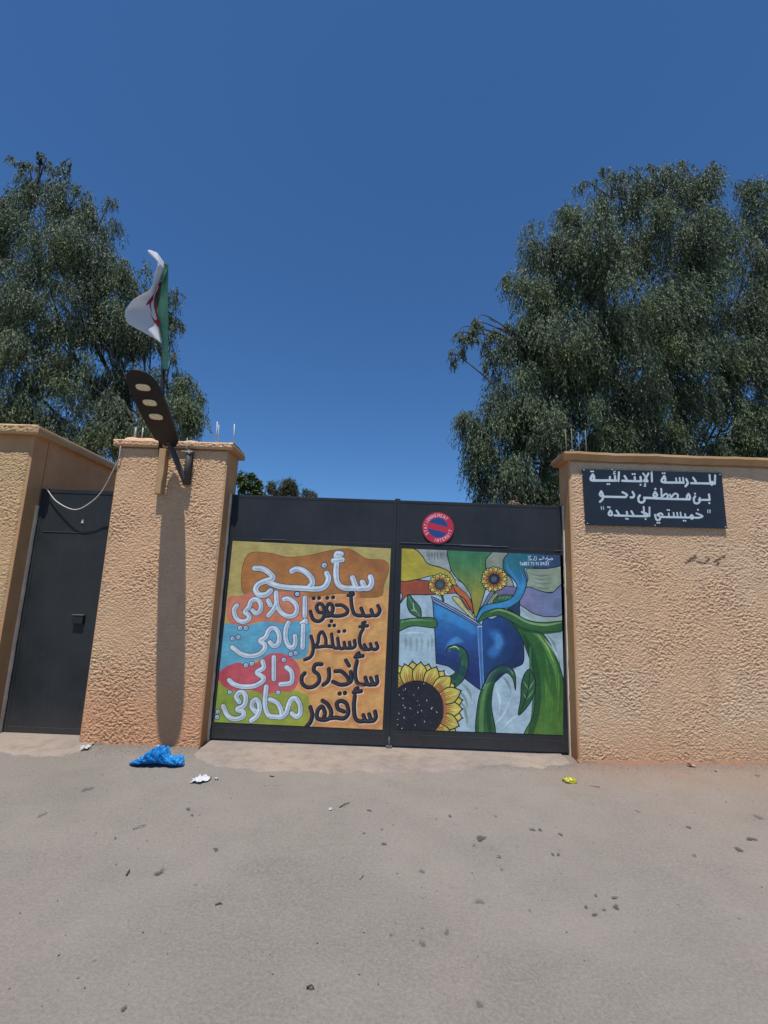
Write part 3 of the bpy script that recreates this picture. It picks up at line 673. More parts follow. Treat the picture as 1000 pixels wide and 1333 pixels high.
def mural_book():
    c = Canvas(880, 980, [(523.3, 714), (735, 723), (733, 957), (517, 949)], (156, 184, 198))
    N = (505, 640, 3.7037)
    K = (20, 28, 34); rs = np.random.RandomState(4)
    def ribbon(P, col, lw=4, sm=6): c.poly(P, col, N, sm, K, lw)
    # pale ground brushwork
    for x, y in [(85, 735), (110, 740), (140, 745), (165, 740), (195, 745), (215, 735)]:
        c.taper([(x, y-30), (x+3, y), (x, y+35)], [3, 14, 3], (126, 144, 140), N, .5)
    for i in range(46):
        x = rs.uniform(60, 830); y = rs.uniform(560, 1160); a = rs.uniform(-.6, .6)
        c.taper([(x, y-28), (x+12*a, y), (x+30*a, y+34)], [2, 9, 2], (168, 192, 204) if i % 2 else (126, 150, 164), N, .35)
    for P in [[(360, 930), (395, 970), (410, 1010)], [(340, 960), (375, 1000), (390, 1050)], [(345, 1010), (375, 1050), (380, 1090)], [(560, 900), (585, 930), (600, 970)], [(770, 700), (800, 740), (815, 780)], [(365, 1050), (380, 1080), (385, 1130)]]:
        c.taper(P, [2, 15, 3], (112, 132, 118), N, .65)
    # left ribbons
    ribbon([(70, 505), (60, 545), (90, 512), (130, 505), (215, 506), (300, 500), (345, 505), (395, 575), (412, 570), (395, 500), (350, 462), (310, 452), (210, 438), (130, 430), (55, 432), (40, 470)], lambda u, v: np.stack([158+40*sstep(.25, .4, u), 76+22*sstep(.25, .4, u), 50+0*u], -1))
    ribbon([(120, 268), (305, 280), (305, 400), (300, 392), (250, 366), (190, 350), (160, 308)], (150, 160, 158), 3)
    for i in range(16):
        x = 190+i*7; c.taper([(x, 290), (x+rs.uniform(-3, 3), 305), (x+2, 322+rs.uniform(-8, 14))], [2, 5, 1.5], (92, 104, 100), N, .8)
    ribbon([(40, 260), (125, 275), (165, 308), (195, 350), (250, 368), (298, 390), (332, 440), (345, 480), (325, 470), (300, 440), (225, 412), (140, 430), (50, 425)], lambda u, v: np.stack([176+10*u, 162+12*v, 46+40*u], -1))
    ribbon([(318, 520), (350, 520), (385, 570), (425, 618), (430, 640), (395, 605), (350, 560)], (188, 186, 116), 3)
    ribbon([(318, 458), (350, 468), (388, 500), (412, 545), (420, 600), (405, 575), (375, 525), (345, 505)], (190, 98, 52), 4)
    ribbon([(330, 430), (375, 455), (405, 500), (408, 530), (385, 500), (345, 465)], (150, 170, 176), 3)
    # centre ribbons
    ribbon([(490, 285), (605, 295), (570, 330), (562, 380), (600, 430), (604, 480), (520, 500), (478, 440), (474, 330)], (136, 146, 130), 4)
    ribbon([(303, 270), (492, 285), (474, 335), (480, 440), (465, 520), (436, 612), (424, 600), (404, 505), (370, 452), (328, 412), (303, 360)], lambda u, v: np.stack([58+90*sstep(0, .3, v), 126+18*sstep(0, .3, v), 84-26*sstep(0, .3, v)], -1))
    for i in range(14):
        x = rs.uniform(340, 460); y = rs.uniform(300, 520); c.taper([(x, y-25), (x+4, y), (x, y+30)], [2, 12, 2], (112, 156, 78) if i % 2 else (66, 120, 70), N, .35)
    ribbon([(540, 470), (615, 465), (622, 500), (560, 520), (520, 512)], (112, 108, 150), 3)
    ribbon([(500, 490), (520, 488), (480, 560), (448, 612), (440, 600), (470, 545)], (110, 114, 150), 3)
    ribbon([(522, 500), (535, 500), (510, 545), (492, 565), (500, 540)], (150, 166, 90), 2)
    ribbon([(524, 520), (560, 505), (600, 507), (622, 503), (600, 530), (560, 542), (515, 545)], (58, 104, 68), 3)
    for x in (540, 555, 570, 585, 600): c.taper([(x, 528), (x+8, 518), (x+14, 512)], [2, 5, 2], (130, 178, 130), N, .8)
    ribbon([(668, 378), (700, 374), (765, 372), (840, 350), (845, 460), (790, 492), (730, 484), (670, 466), (678, 425)], lambda u, v: np.stack([140+0*u, 158+0*u, 138+0*u], -1))
    for P in [[(690, 400), (740, 410), (800, 402)], [(692, 420), (740, 428), (790, 424)], [(700, 440), (745, 450), (790, 446)], [(700, 460), (740, 472), (780, 474)]]: c.taper(P, [2, 8, 2], (100, 120, 100), N, .7)
    c.poly([(645, 575), (720, 640), (845, 625), (845, 560), (700, 590)], (150, 170, 170), N)
    ribbon([(672, 468), (735, 484), (792, 494), (845, 455), (845, 590), (785, 612), (720, 602), (668, 572), (636, 540)], lambda u, v: np.stack([122-18*sstep(.7, 1, u), 122+0*u, 162+0*u], -1))
    ribbon([(600, 290), (845, 300), (845, 352), (765, 374), (690, 368), (660, 376), (672, 425), (668, 470), (640, 532), (592, 568), (520, 575), (470, 596), (443, 640), (438, 612), (470, 560), (540, 543), (600, 520), (626, 462), (600, 420), (562, 380), (560, 330), (580, 303)],
           lambda u, v: np.stack([36+14*sstep(.8, .95, u)+10*sstep(.1, .3, v), 112-38*sstep(.74, .9, u)+26*sstep(.1, .25, v)*(u < .8), 128-16*sstep(.78, .95, u)+62*sstep(.06, .2, v)*sstep(.9, .7, u)], -1))
    for P in [[(575, 330), (580, 370), (615, 420), (640, 470)], [(640, 380), (655, 420), (650, 470), (615, 530)], [(500, 565), (550, 555), (600, 540)]]: c.taper(P, [2, 12, 2], (62, 150, 206), N, .5)
    # book
    ribbon([(575, 580), (640, 535), (642, 640), (560, 640)], (44, 62, 96), 3, 0)
    ribbon([(462, 655), (520, 622), (590, 580), (636, 620), (650, 690), (660, 760), (657, 838), (600, 865), (545, 910), (500, 950), (466, 975)], lambda u, v: np.stack([28+0*u, 76-20*sstep(.5, .8, u)-10*sstep(.5, .8, v), 146-34*sstep(.45, .75, u)-20*sstep(.5, .75, v)], -1), 4)
    c.poly([(500, 690), (540, 680), (565, 720), (560, 770), (520, 810), (490, 790), (520, 740)], (48, 118, 190), N, soft=26, alpha=.8)
    c.poly([(530, 700), (558, 715), (560, 750), (535, 770)], (80, 150, 212), N, soft=12, alpha=.5)
    ribbon([(222, 535), (300, 568), (380, 610), (440, 655), (464, 668), (464, 972), (430, 950), (370, 905), (300, 852), (237, 838), (232, 700)], lambda u, v: np.stack([40-10*v, 132-76*sstep(.28, .7, v), 196-80*sstep(.3, .72, v)], -1), 4, 0)
    c.poly([(285, 770), (300, 735), (340, 710), (372, 735), (330, 745), (305, 780)], (70, 150, 212), N, soft=14, alpha=.7)
    c.poly([(245, 560), (330, 600), (420, 655), (430, 700), (330, 650), (250, 620)], (58, 150, 214), N, soft=18, alpha=.5)
    ribbon([(216, 514), (232, 520), (330, 572), (420, 625), (456, 650), (452, 668), (436, 656), (340, 600), (236, 548), (222, 540)], (134, 152, 196), 4, 0)
    c.stroke([(226, 526), (330, 584), (448, 656)], 4, K, N, smooth=0); c.stroke([(224, 535), (330, 592), (444, 660)], 2.5, (70, 80, 120), N, smooth=0)
    c.stroke([(452, 664), (460, 965)], 14, (50, 110, 176), N, smooth=0); c.stroke([(443, 664), (456, 965)], 3.5, (120, 160, 210), N, smooth=0); c.stroke([(462, 664), (468, 960)], 3.5, (120, 160, 210), N, smooth=0); c.stroke([(443, 663), (462, 661)], 5, (170, 196, 226), N, smooth=0)
    # stems
    def G(u, v): return np.stack([52+18*u, 104+14*u, 62-14*u], -1)
    ribbon([(30, 638), (120, 620), (228, 620), (234, 666), (120, 658), (30, 690)], (66, 116, 66), 4); c.taper([(60, 640), (130, 628), (220, 634)], [2, 8, 3], (120, 164, 100), N, .8)
    ribbon([(600, 622), (680, 655), (745, 690), (795, 765), (832, 860), (850, 960), (850, 1190), (662, 1190), (702, 1090), (716, 1000), (712, 900), (690, 820), (650, 715)], lambda u, v: np.stack([48+34*sstep(.6, 1.0, v), 104+22*sstep(.6, 1.0, v), 50+0*u], -1), 4)
    c.taper([(690, 680), (745, 720), (790, 810), (818, 900), (822, 1060)], [4, 26, 26, 20, 6], (96, 146, 66), N, .8)
    c.taper([(720, 690), (770, 760), (800, 830)], [2, 7, 2], (170, 198, 120), N, .8)
    c.taper([(760, 900), (780, 1020), (770, 1170)], [4, 30, 30], (76, 128, 54), N, .6)
    c.taper([(445, 640), (480, 606), (540, 590), (600, 610), (660, 645), (740, 664), (850, 655)], [12, 34, 40, 48, 48, 52, 52], K, N)
    c.taper([(448, 640), (480, 606), (540, 590), (600, 610), (660, 645), (740, 664), (850, 655)], [8, 28, 34, 42, 42, 46, 46], (54, 104, 58), N)
    c.taper([(500, 592), (545, 580), (610, 602), (680, 640), (760, 652), (835, 640)], [3, 9, 9, 10, 12, 6], (134, 172, 106), N, .85)
    ribbon([(430, 1175), (436, 1040), (462, 950), (508, 872), (560, 848), (602, 858), (624, 900), (622, 965), (612, 915), (582, 884), (542, 900), (516, 950), (504, 1040), (518, 1175)], (50, 100, 62), 4)
    c.taper([(452, 1160), (458, 1040), (482, 950), (525, 880), (560, 862)], [22, 20, 14, 9, 4], (96, 146, 80), N, .8); c.taper([(466, 960), (500, 895), (530, 870)], [2, 6, 2], (180, 206, 160), N, .8); c.taper([(580, 862), (600, 872), (612, 890)], [2, 5, 2], (170, 196, 156), N, .8)
    c.taper([(285, 785), (300, 765), (340, 764), (372, 790), (374, 850), (350, 900), (300, 935)], [2, 18, 30, 38, 46, 54, 66], K, N)
    c.taper([(288, 783), (302, 767), (340, 766), (370, 792), (372, 850), (348, 900), (300, 935)], [1, 12, 24, 32, 40, 48, 60], (48, 98, 76), N)
    c.taper([(300, 766), (330, 758), (352, 772)], [2, 7, 2], (190, 214, 160), N, .9); c.taper([(352, 790), (362, 840), (345, 890)], [3, 10, 3], (84, 134, 100), N, .7)
    # deep shade strokes that give the painted stems and book their roundness
    c.taper([(668, 700), (700, 800), (722, 930), (718, 1060), (690, 1165)], [6, 34, 40, 40, 26], (30, 78, 44), N, .7)
    c.taper([(650, 690), (685, 760), (705, 830)], [4, 20, 8], (26, 70, 46), N, .8)
    c.taper([(560, 628), (640, 668), (740, 690), (835, 684)], [3, 14, 16, 8], (34, 82, 48), N, .8)
    c.taper([(496, 1160), (488, 1040), (506, 960), (536, 898), (580, 874)], [20, 22, 14, 8, 3], (28, 74, 50), N, .75)
    c.taper([(362, 800), (352, 850), (325, 905)], [6, 18, 24], (30, 72, 56), N, .7)
    c.taper([(250, 800), (300, 832), (360, 870), (440, 930)], [20, 44, 50, 20], (22, 52, 100), N, .45)
    c.taper([(480, 930), (540, 880), (620, 830), (640, 720)], [14, 50, 50, 20], (22, 50, 94), N, .45)
    for i in range(22):
        x = rs.uniform(745, 825); y = rs.uniform(820, 1150); c.taper([(x, y-40), (x+6, y), (x+4, y+44)], [2, 9, 2], (104, 156, 62) if i % 2 else (52, 104, 44), N, .4)
    for P in [[(70, 700), (110, 690), (180, 692)], [(80, 600), (70, 640)], [(180, 560), (215, 590)], [(520, 1120), (560, 1080), (600, 1000)], [(560, 1140), (600, 1100), (640, 1080)], [(530, 960), (545, 1010), (540, 1080)], [(760, 720), (810, 790), (825, 830)], [(350, 1130), (400, 1150)], [(250, 862), (280, 880), (300, 900)]]:
        c.taper(P, [2, 12, 2], (196, 214, 222), N, .7)
    # leaves
    ribbon([(100, 502), (125, 528), (160, 570), (163, 615), (140, 612), (108, 590), (93, 550)], (58, 104, 74), 4)
    c.stroke([(104, 515), (130, 570), (158, 612)], 3, (120, 160, 130), N); c.stroke([(125, 545), (128, 580)], 3, (190, 210, 190), N); c.stroke([(115, 580), (140, 585)], 3, (170, 200, 170), N)
    c.stroke([(692, 760), (692, 880)], 9, (66, 116, 72), N, smooth=0)
    ribbon([(692, 868), (716, 920), (712, 980), (684, 1035), (634, 1082), (646, 1010), (652, 935), (668, 885)], (46, 96, 62), 4)
    for a, b in [((662, 925), (682, 960)), ((710, 920), (684, 965)), ((660, 980), (672, 1005)), ((708, 965), (676, 1010))]: c.taper([a, ((a[0]+b[0])/2+1, (a[1]+b[1])/2), b], [2, 7, 2], (126, 166, 112), N, .8)
    c.stroke([(690, 880), (680, 980), (640, 1075)], 3, K, N)
    # sunflowers
    def flower(cx, cy, ri, ro, n, disc, jit=.1, a0=0, a1=2*math.pi, base=(160, 88, 40), tip=(200, 184, 78)):
        for ring in (1, 0):
            for i in range(n):
                a = a0+(a1-a0)*(i+.5*ring)/n+rs.uniform(-jit, jit)/n; rr = ro*(1-.07*rs.rand())*(1 if ring == 0 else 1.0); wd = (a1-a0)/n*.62
                q = lambda r, da: (cx+r*math.cos(a+da), cy+r*math.sin(a+da))
                ribbon([q(ri*.9, -wd*.7), q(ri+(rr-ri)*.45, -wd*.95), q(ri+(rr-ri)*.8, -wd*.45), q(rr, 0), q(rr*1.012, 0), q(rr, 0), q(ri+(rr-ri)*.8, wd*.45), q(ri+(rr-ri)*.45, wd*.95), q(ri*.9, wd*.7)], tip, 5.0 if ro > 100 else 3.2)
                for da in (-wd*.5, -wd*.2, wd*.15, wd*.45):
                    c.taper([q(ri*.95, da), q(ri+(rr-ri)*.25, da*.9), q(ri+(rr-ri)*.6, da*.6)], [10 if ro > 100 else 5, 6, 1], base, N, .75)
                c.taper([q(ri+(rr-ri)*.4, wd*.1), q(ri+(rr-ri)*.65, wd*.1), q(ri+(rr-ri)*.85, 0)], [2, 8 if ro > 100 else 4, 2], (226, 212, 128), N, .7)
        c.poly([(cx+ri*math.cos(t), cy+ri*math.sin(t)) for t in np.linspace(0, 2*math.pi, 26)[:-1]], disc, N, line=K, lw=3)
    c.stroke([(260, 480), (275, 535)], 13, (44, 84, 66), N, smooth=0)
    flower(258, 455, 24, 58, 10, (62, 84, 82)); c.poly([(248, 446), (266, 446), (266, 466), (248, 466)], (84, 104, 120), N, soft=8, alpha=.8)
    flower(517, 427, 26, 66, 13, (44, 50, 66)); c.poly([(505, 416), (526, 416), (526, 438), (505, 438)], (110, 120, 140), N, soft=8, alpha=.6)
    flower(140, 1052, 132, 232, 17, (40, 42, 52), base=(156, 84, 40))
    c.poly([(60+150+50, 940), (282, 1000), (286, 1080), (270, 1140), (262, 1140), (270, 1060), (262, 990), (240, 940)], (170, 104, 66), N, soft=4, alpha=.8)
    for i in range(170):
        a = rs.uniform(0, 2*math.pi); r = 128*math.sqrt(rs.rand()); x = 140+r*math.cos(a); y = 1052+r*math.sin(a)
        if i < 120: c.stroke([(x, y)], rs.uniform(3, 8), (70, 76, 90), N, alpha=.5)
        elif i < 152: c.stroke([(x, y), (x+rs.uniform(-4, 4), y+rs.uniform(-5, 5))], 3.2, (190, 196, 202), N, smooth=0)
    # signature and number in white brush
    wc = (206, 218, 226)
    for P in [[(676, 313), (690, 312), (680, 321), (696, 330), (676, 331)], [(702, 331), (708, 322), (710, 312)], [(716, 313), (717, 331), (704, 331)], [(730, 327), (744, 327)], [(748, 313), (754, 322), (742, 327), (730, 331)], [(762, 329), (768, 320), (774, 328), (768, 338), (760, 341)], [(774, 328), (784, 327), (790, 320), (796, 327), (788, 330), (782, 328)]]:
        c.stroke(P, 2.6, wc, N)
    for P in [(737, 337), (771, 313), (780, 337)]: c.stroke([P], 3, wc, N)
    x = 638
    for ch in 'Tel(07.75.91.09.61':
        wdt = 3.5 if ch in '.lI(' else 9.5
        for P in GL[ch]: c.stroke([(x+p[0]/4*(7 if wdt > 5 else 4)-(1 if wdt < 5 else 0), 357-p[1]/6*15) for p in P], 2.5, wc, N, smooth=0)
        x += wdt+.5
    c.grain(.14, 7); c.A = np.clip((c.A-.36)*1.12+.36, .03, 1); g_ = c.A.mean(2, keepdims=True); c.A = g_+(c.A-g_)*.87; return c.image('mural_book')

def sign_disc():
    S = 480; c = Canvas(S, S, [(0, 0), (S, 0), (S, S), (0, S)], (186, 36, 62)); I = (0, 0, 1); R = S/2
    circ = lambda r, n=60: [(R+r*math.cos(t), R+r*math.sin(t)) for t in np.linspace(0, 2*math.pi, n+1)[:-1]]
    c.poly(circ(R), (196, 34, 62), I, 0)
    c.poly(circ(R*.635), (30, 72, 140), I, 0)
    # slash, falling a little to the right
    a = math.radians(12); d = np.array([math.cos(a), math.sin(a)]); n_ = np.array([-math.sin(a), math.cos(a)])
    q = [(R, R)+d*s*R*.72+n_*t*R*.19 for s, t in ((-1, -1), (1, -1), (1, 1), (-1, 1))]
    c.poly(q, (200, 34, 58), I, 0)
    def arc(text, a0, a1, rad, hgt, w, inward=False):
        for i, ch in enumerate(text):
            t = a0+(a1-a0)*i/(len(text)-1); ca, sa = math.cos(t), math.sin(t)
            for P in GL[ch]:
                out = []
                for x, y in P:
                    lx = (x-2)/4*w; ly = (y-3)/6*hgt
                    if not inward: rr = rad+ly; tt = (-sa, ca); p = (R+rr*ca+tt[0]*lx, R+rr*sa+tt[1]*lx)
                    else: rr = rad-ly; tt = (sa, -ca); p = (R+rr*ca+tt[0]*lx, R+rr*sa+tt[1]*lx)
                    out.append(p)
                c.stroke(out, 8.5, (236, 196, 208), I, smooth=0)
    arc('STATIONNEMENT', math.radians(150), math.radians(150+162), R*.80, 44, 25)
    arc('INTERDIT', math.radians(103), math.radians(12), R*.80, 42, 25, True)
    c.grain(.06, 5); return c.image('no_parking_print')

def plaque():
    c = Canvas(1100, 444, [(758.5, 610.5), (939.5, 615.5), (946.8, 688), (762.8, 683.5)], (33, 39, 50))
    Ff = (750, 600, 9.0909); G = (840, 600, 9.0909); wc = (196, 210, 218)
    S = lambda fr, w, *PP: [c.stroke(P, w*1.36, wc, fr, smooth=5 if len(P) > 2 else 0) for P in PP]
    Dt = lambda fr, r, *PP: [c.stroke([P], r*2, wc, fr) for P in PP]
    # row 1
    S(Ff, 22, [(200, 162), (178, 200), (180, 226), (212, 226), (214, 185), (200, 162)], [(205, 232), (480, 234)])
    S(Ff, 18, [(405, 190), (405, 232)], [(465, 178), (468, 232)], [(512, 134), (508, 240)])
    S(Ff, 9, [(468, 122), (450, 130), (458, 145), (446, 155), (470, 150)])
    Dt(Ff, 11, (180, 124), (204, 124), (376, 276), (398, 276))
    S(Ff, 20, [(580, 180), (604, 222), (590, 236)], [(552, 236), (780, 242)], [(768, 190), (776, 240)]); S(Ff, 18, [(700, 192), (704, 240)])
    Dt(Ff, 12, (674, 156), (700, 156), (770, 284))
    S(Ff, 17, [(800, 150), (822, 180), (852, 238)], [(862, 148), (835, 200), (810, 240), (852, 242)], [(900, 142), (904, 244)]); S(Ff, 9, [(830, 270), (815, 278), (828, 288), (812, 302), (832, 298)]); Dt(Ff, 8, (900, 120))
    S(G, 20, [(232, 180), (202, 226), (206, 248), (240, 250), (242, 205), (232, 180)], [(235, 256), (460, 258)])
    S(G, 15, [(370, 205), (376, 256)], [(412, 200), (418, 256)], [(452, 198), (458, 256)]); Dt(G, 11, (212, 146), (236, 146))
    S(G, 19, [(490, 215), (508, 262), (482, 302)], [(572, 200), (602, 246), (588, 264)], [(548, 264), (800, 268)])
    S(G, 17, [(764, 168), (772, 264)], [(830, 172), (826, 272)]); S(G, 22, [(780, 262), (796, 250), (801, 270), (788, 280), (776, 266)])
    # row 2
    S(Ff, 19, [(300, 362), (284, 398), (304, 418), (320, 396), (302, 362)], [(322, 412), (318, 452), (286, 484)], [(322, 424), (588, 430)])
    S(Ff, 19, [(556, 372), (608, 402), (590, 430)], [(676, 370), (694, 408), (680, 432), (652, 434)])
    S(Ff, 19, [(762, 410), (744, 440), (752, 484), (790, 494), (818, 468), (812, 440)], [(812, 438), (1000, 444)]); S(Ff, 17, [(940, 368), (924, 404), (944, 424), (968, 404), (944, 368)]); Dt(Ff, 12, (946, 332))
    S(G, 19, [(0, 440), (250, 450), (530, 456)], [(518, 392), (500, 420), (505, 450), (534, 450), (530, 412), (518, 392)]); S(G, 16, [(120, 378), (104, 408), (122, 428), (148, 408), (124, 378)]); Dt(G, 12, (126, 334))
    S(G, 16, [(196, 332), (204, 448)], [(214, 420), (250, 390), (276, 410), (262, 446)], [(300, 400), (312, 448)], [(316, 430), (356, 388), (392, 402), (386, 446)])
    S(G, 18, [(596, 420), (580, 450), (590, 496), (622, 504), (652, 478), (650, 440)], [(640, 462), (765, 462)], [(758, 398), (765, 462)]); Dt(G, 12, (594, 388), (762, 500))
    # row 3
    S(Ff, 8, [(300, 542), (305, 574)], [(325, 542), (330, 574)], ); S(Ff, 18, [(408, 588), (390, 622), (398, 642), (428, 640), (424, 606), (408, 588)])
    Dt(Ff, 11, (382, 548), (402, 550)); S(Ff, 18, [(484, 590), (512, 632), (500, 646)], [(460, 646), (618, 650)], [(606, 604), (612, 648)]); Dt(Ff, 11, (596, 684), (618, 686))
    S(Ff, 18, [(660, 596), (684, 640), (672, 654)], [(638, 652), (852, 656)], [(786, 606), (850, 632), (830, 654)]); Dt(Ff, 11, (828, 688))
    S(Ff, 15, [(806, 545), (814, 640)], [(876, 552), (874, 654)])
    S(G, 17, [(212, 640), (192, 622), (150, 640), (180, 660), (178, 694), (140, 696), (122, 640)], [(190, 664), (640, 674)]); Dt(G, 11, (150, 732), (174, 732))
    S(G, 14, [(285, 622), (288, 664)], [(342, 616), (348, 668)], [(384, 614), (390, 668)], [(424, 612), (430, 668)], [(478, 630), (482, 670)]); Dt(G, 10, (270, 582), (290, 584), (460, 708), (482, 710))
    S(G, 16, [(556, 640), (538, 664), (556, 686), (576, 666), (556, 640)], [(612, 622), (682, 654), (640, 674), (600, 674)]); Dt(G, 11, (630, 580)); S(G, 8, [(745, 580), (745, 614)], [(770, 580), (770, 614)])
    c.grain(.08, 9); return c.image('school_board_print')

# ------------------------------------------------------------------ gate (two leaves) and door
YG = .211
GX0, GX1, GM = -1.728, 1.885, .086
def leaf_gate(x0, x1, label, quad, im, nm, zb=.035):
    g = thing('gate_leaf', label, 'gate', 'the two leaves of the painted gate')
    zt = 2.553; zr = 2.075
    box_obj('upper_panel', x0+.012, x1-.012, YG+.003, YG+.012, zr, zt-.01, M['gate'], g)
    box_obj('lower_panel', x0+.012, x1-.012, YG+.003, YG+.012, zb+.02, zr, M['gate'], g)
    for xa, xb in ((x0, x0+.035), (x1-.035, x1)): box_obj('stile', xa, xb, YG, YG+.045, zb, zt, M['gate_frame'], g, .003)
    box_obj('top_rail', x0+.0355, x1-.0355, YG+.001, YG+.045, zt-.035, zt-.001, M['gate_frame'], g, .003)
    box_obj('bottom_rail', x0+.0355, x1-.0355, YG+.001, YG+.045, zb, zb+.11, M['gate_frame'], g, .003)
    box_obj('middle_rail', x0+.0355, x1-.0355, YG+.002, YG+.04, zr-.035, zr-.004, M['gate_frame'], g, .003)
    P = [at(px, py, YG) for px, py in quad]
    P = [Vector((p.x, YG, p.z)) for p in P]
    a = uv_quad('painted_panel', P, image_mat(nm, im), g, .006); a['label'] = 'painted artwork panel'
    return g
gl = leaf_gate(GX0, GM-.0012, 'left leaf of the black steel gate, painted with Arabic words on coloured patches', [(303, 704), (509, 714), (498, 950), (279, 940)], mural_words(), 'word_mural_paint')
gr = leaf_gate(GM+.0012, GX1, 'right leaf of the black steel gate, painted with an open blue book, stems and sunflowers', [(523.3, 714), (735, 723), (733, 957), (517, 949)], mural_book(), 'book_mural_paint')
rs = random.Random(3)
for (a, b, leafn) in (((340, 701.5), (372, 703), gl), ((520, 706), (552, 707.5), gr), ((552, 707.5), (640, 710), gr), ((600, 709.5), (662, 712), gr), ((722, 716.5), (735, 717), gr)):
    p = at(*a, YG-.002); q = at(*b, YG-.002); mid = (p+q)/2
    box_obj('weld_seam', p.x, q.x, YG-.0045, YG+.004, mid.z-.0035, mid.z+.0025, M['scuff'], leafn)
p = at(518, 648, YG); box_obj('latch_nub', p.x-.03, p.x+.03, YG+.01, YG+.05, 2.552, 2.572, M['gate_frame'], gl, .004)
bx = at(506.5, 970, YG).x
tube_obj('drop_bolt', [(bx, YG-.012, .0), (bx, YG-.012, .06), (bx, YG-.012, .12)], .007, M['scuff'], gl, 8)
box_obj('bolt_bracket', bx-.03, bx+.03, YG-.024, YG-.001, .018, .038, M['scuff'], gl, .003)
box_obj('meeting_strip', GM-.03, GM+.02, YG+.0455, YG+.05, .05, 2.55, M['gate_frame'], gl)
settle(gl, (GX0, YG+.02, .035)); settle(gr, (GX1, YG+.02, .035))
# steel angles the leaves hang from
def edge_strip(x0, x1, z1, lab, g='pale steel angles at the openings'):
    n = 40; V = []; Fc = []; zz = np.linspace(-.02, z1, n)
    for i, z in enumerate(zz):
        j = .003*math.sin(z*17+x0)+.002*math.sin(z*41)
        V += [(x0, YG-.028, z), (x1+j, YG-.028+j*.4, z), (x1+j, YG+.01, z), (x0, YG+.01, z)]
    for i in range(n-1):
        for k in range(4): Fc.append((i*4+k, i*4+(k+1) % 4, (i+1)*4+(k+1) % 4, (i+1)*4+k))
    Fc += [(3, 2, 1, 0), tuple((n-1)*4+k for k in range(4))]
    o = mesh_obj('edge_angle', V, Fc, M['cream']); return tag(o, lab, 'edge strip', g)
edge_strip(X1, X1+.015, 2.56, 'pale steel edge strip between the peach pier and the left gate leaf')
edge_strip(XR-.010, XR, 2.55, 'pale steel edge strip between the right gate leaf and the sand coloured wall')
edge_strip(XL, XL+.016, 2.35, 'pale steel edge strip at the left jamb of the plain dark door')

door = thing('steel_door', 'plain dark steel door with a small lock, left of the peach pier', 'door')
DX0, DX1 = XL+.018, X0-.01; ZD = at(60, 636, YG).z
zs_ = at(100, 693, YG).z
box_obj('lower_panel', DX0+.02, DX1, YG+.004, YG+.012, .03, zs_-.003, M['door'], door)
box_obj('upper_panel', DX0+.02, DX1, YG+.004, YG+.012, zs_, ZD-.03, M['door'], door)
box_obj('stile', DX0, DX0+.04, YG, YG+.04, .02, ZD, M['door'], door, .003)
box_obj('stile', DX1-.04, DX1, YG, YG+.04, .02, ZD, M['door'], door, .003)
box_obj('top_rail', DX0+.041, DX1-.041, YG-.001, YG+.04, ZD-.045, ZD-.001, M['door'], door, .003)
box_obj('bottom_rail', DX0+.041, DX1-.041, YG-.001, YG+.04, .02, .075, M['door'], door, .003)
p = at(55, 692, YG); q = at(101, 694, YG)
box_obj('weld_seam', p.x, q.x, YG-.002, YG+.005, zs_-.003, zs_+.001, M['scuff'], door)
p = at(97, 800, YG); q = at(109, 812, YG)
lk = box_obj('lock_case', p.x, q.x, YG-.03, YG+.004, q.z, p.z-.008, M['black'], door, .004)
box_obj('lock_hood', p.x-.006, q.x+.006, YG-.034, YG+.004, p.z-.008, p.z+.004, M['scuff'], lk, .002)
p = at(107, 681, YG)
mesh_obj('arrow_mark', [(p.x-.014, YG-.0035, p.z), (p.x+.014, YG-.0035, p.z), (p.x+.002, YG-.0035, p.z+.045), (p.x-.014, YG+.0045, p.z), (p.x+.014, YG+.0045, p.z), (p.x+.002, YG+.0045, p.z+.045)], [(0, 1, 2), (5, 4, 3), (0, 3, 4, 1), (1, 4, 5, 2), (2, 5, 3, 0)], M['white_metal'], door)
settle(door, (DX0, YG+.02, .02))

# cable slung over the door
c0 = at(60.5, 636, YG-.03); c1 = at(133, 639, YG-.12); c2 = at(154.5, 597, -.03); c3 = at(157, 581, -.035)
P3 = catmull([c0, at(74, 653, YG-.035), at(97, 663.5, YG-.07), at(117, 655, YG-.095), c1, at(147, 613, .02), c2, c3], 8)
tag(tube_obj('cable', P3, .006, M['wire'], None, 6), 'thin white cable sagging across the top of the plain dark door', 'cable')

# round sign
sc_ = at(570.3, 687, YG-.008); R_ = .087*1.0*2*.5
bm = bmesh.new(); ring = []
R_ = (at(590.5, 687, YG).x-at(549.5, 686, YG).x)/2
n = 48
fr = [bm.verts.new((sc_.x+R_*math.cos(2*math.pi*k/n), YG-.010, sc_.z+R_*math.sin(2*math.pi*k/n))) for k in range(n)]
bk = [bm.verts.new((v.co.x, YG-.001, v.co.z)) for v in fr]
uvl = bm.loops.layers.uv.new('UVMap')
ff = bm.faces.new(fr)
for k in range(n): bm.faces.new((fr[k], bk[k], bk[(k+1) % n], fr[(k+1) % n]))
bm.faces.new(bk[::-1])
for f in bm.faces:
    for l in f.loops: l[uvl].uv = (.5+(l.vert.co.x-sc_.x)/R_/2, .5+(l.vert.co.z-sc_.z)/R_/2)
sg = bm_obj('no_parking_sign', bm, image_mat('no_parking_print', sign_disc(), .4, .4, .02))
tag(sg, 'round red and blue no parking sign lettered STATIONNEMENT INTERDIT on the right gate leaf', 'sign')

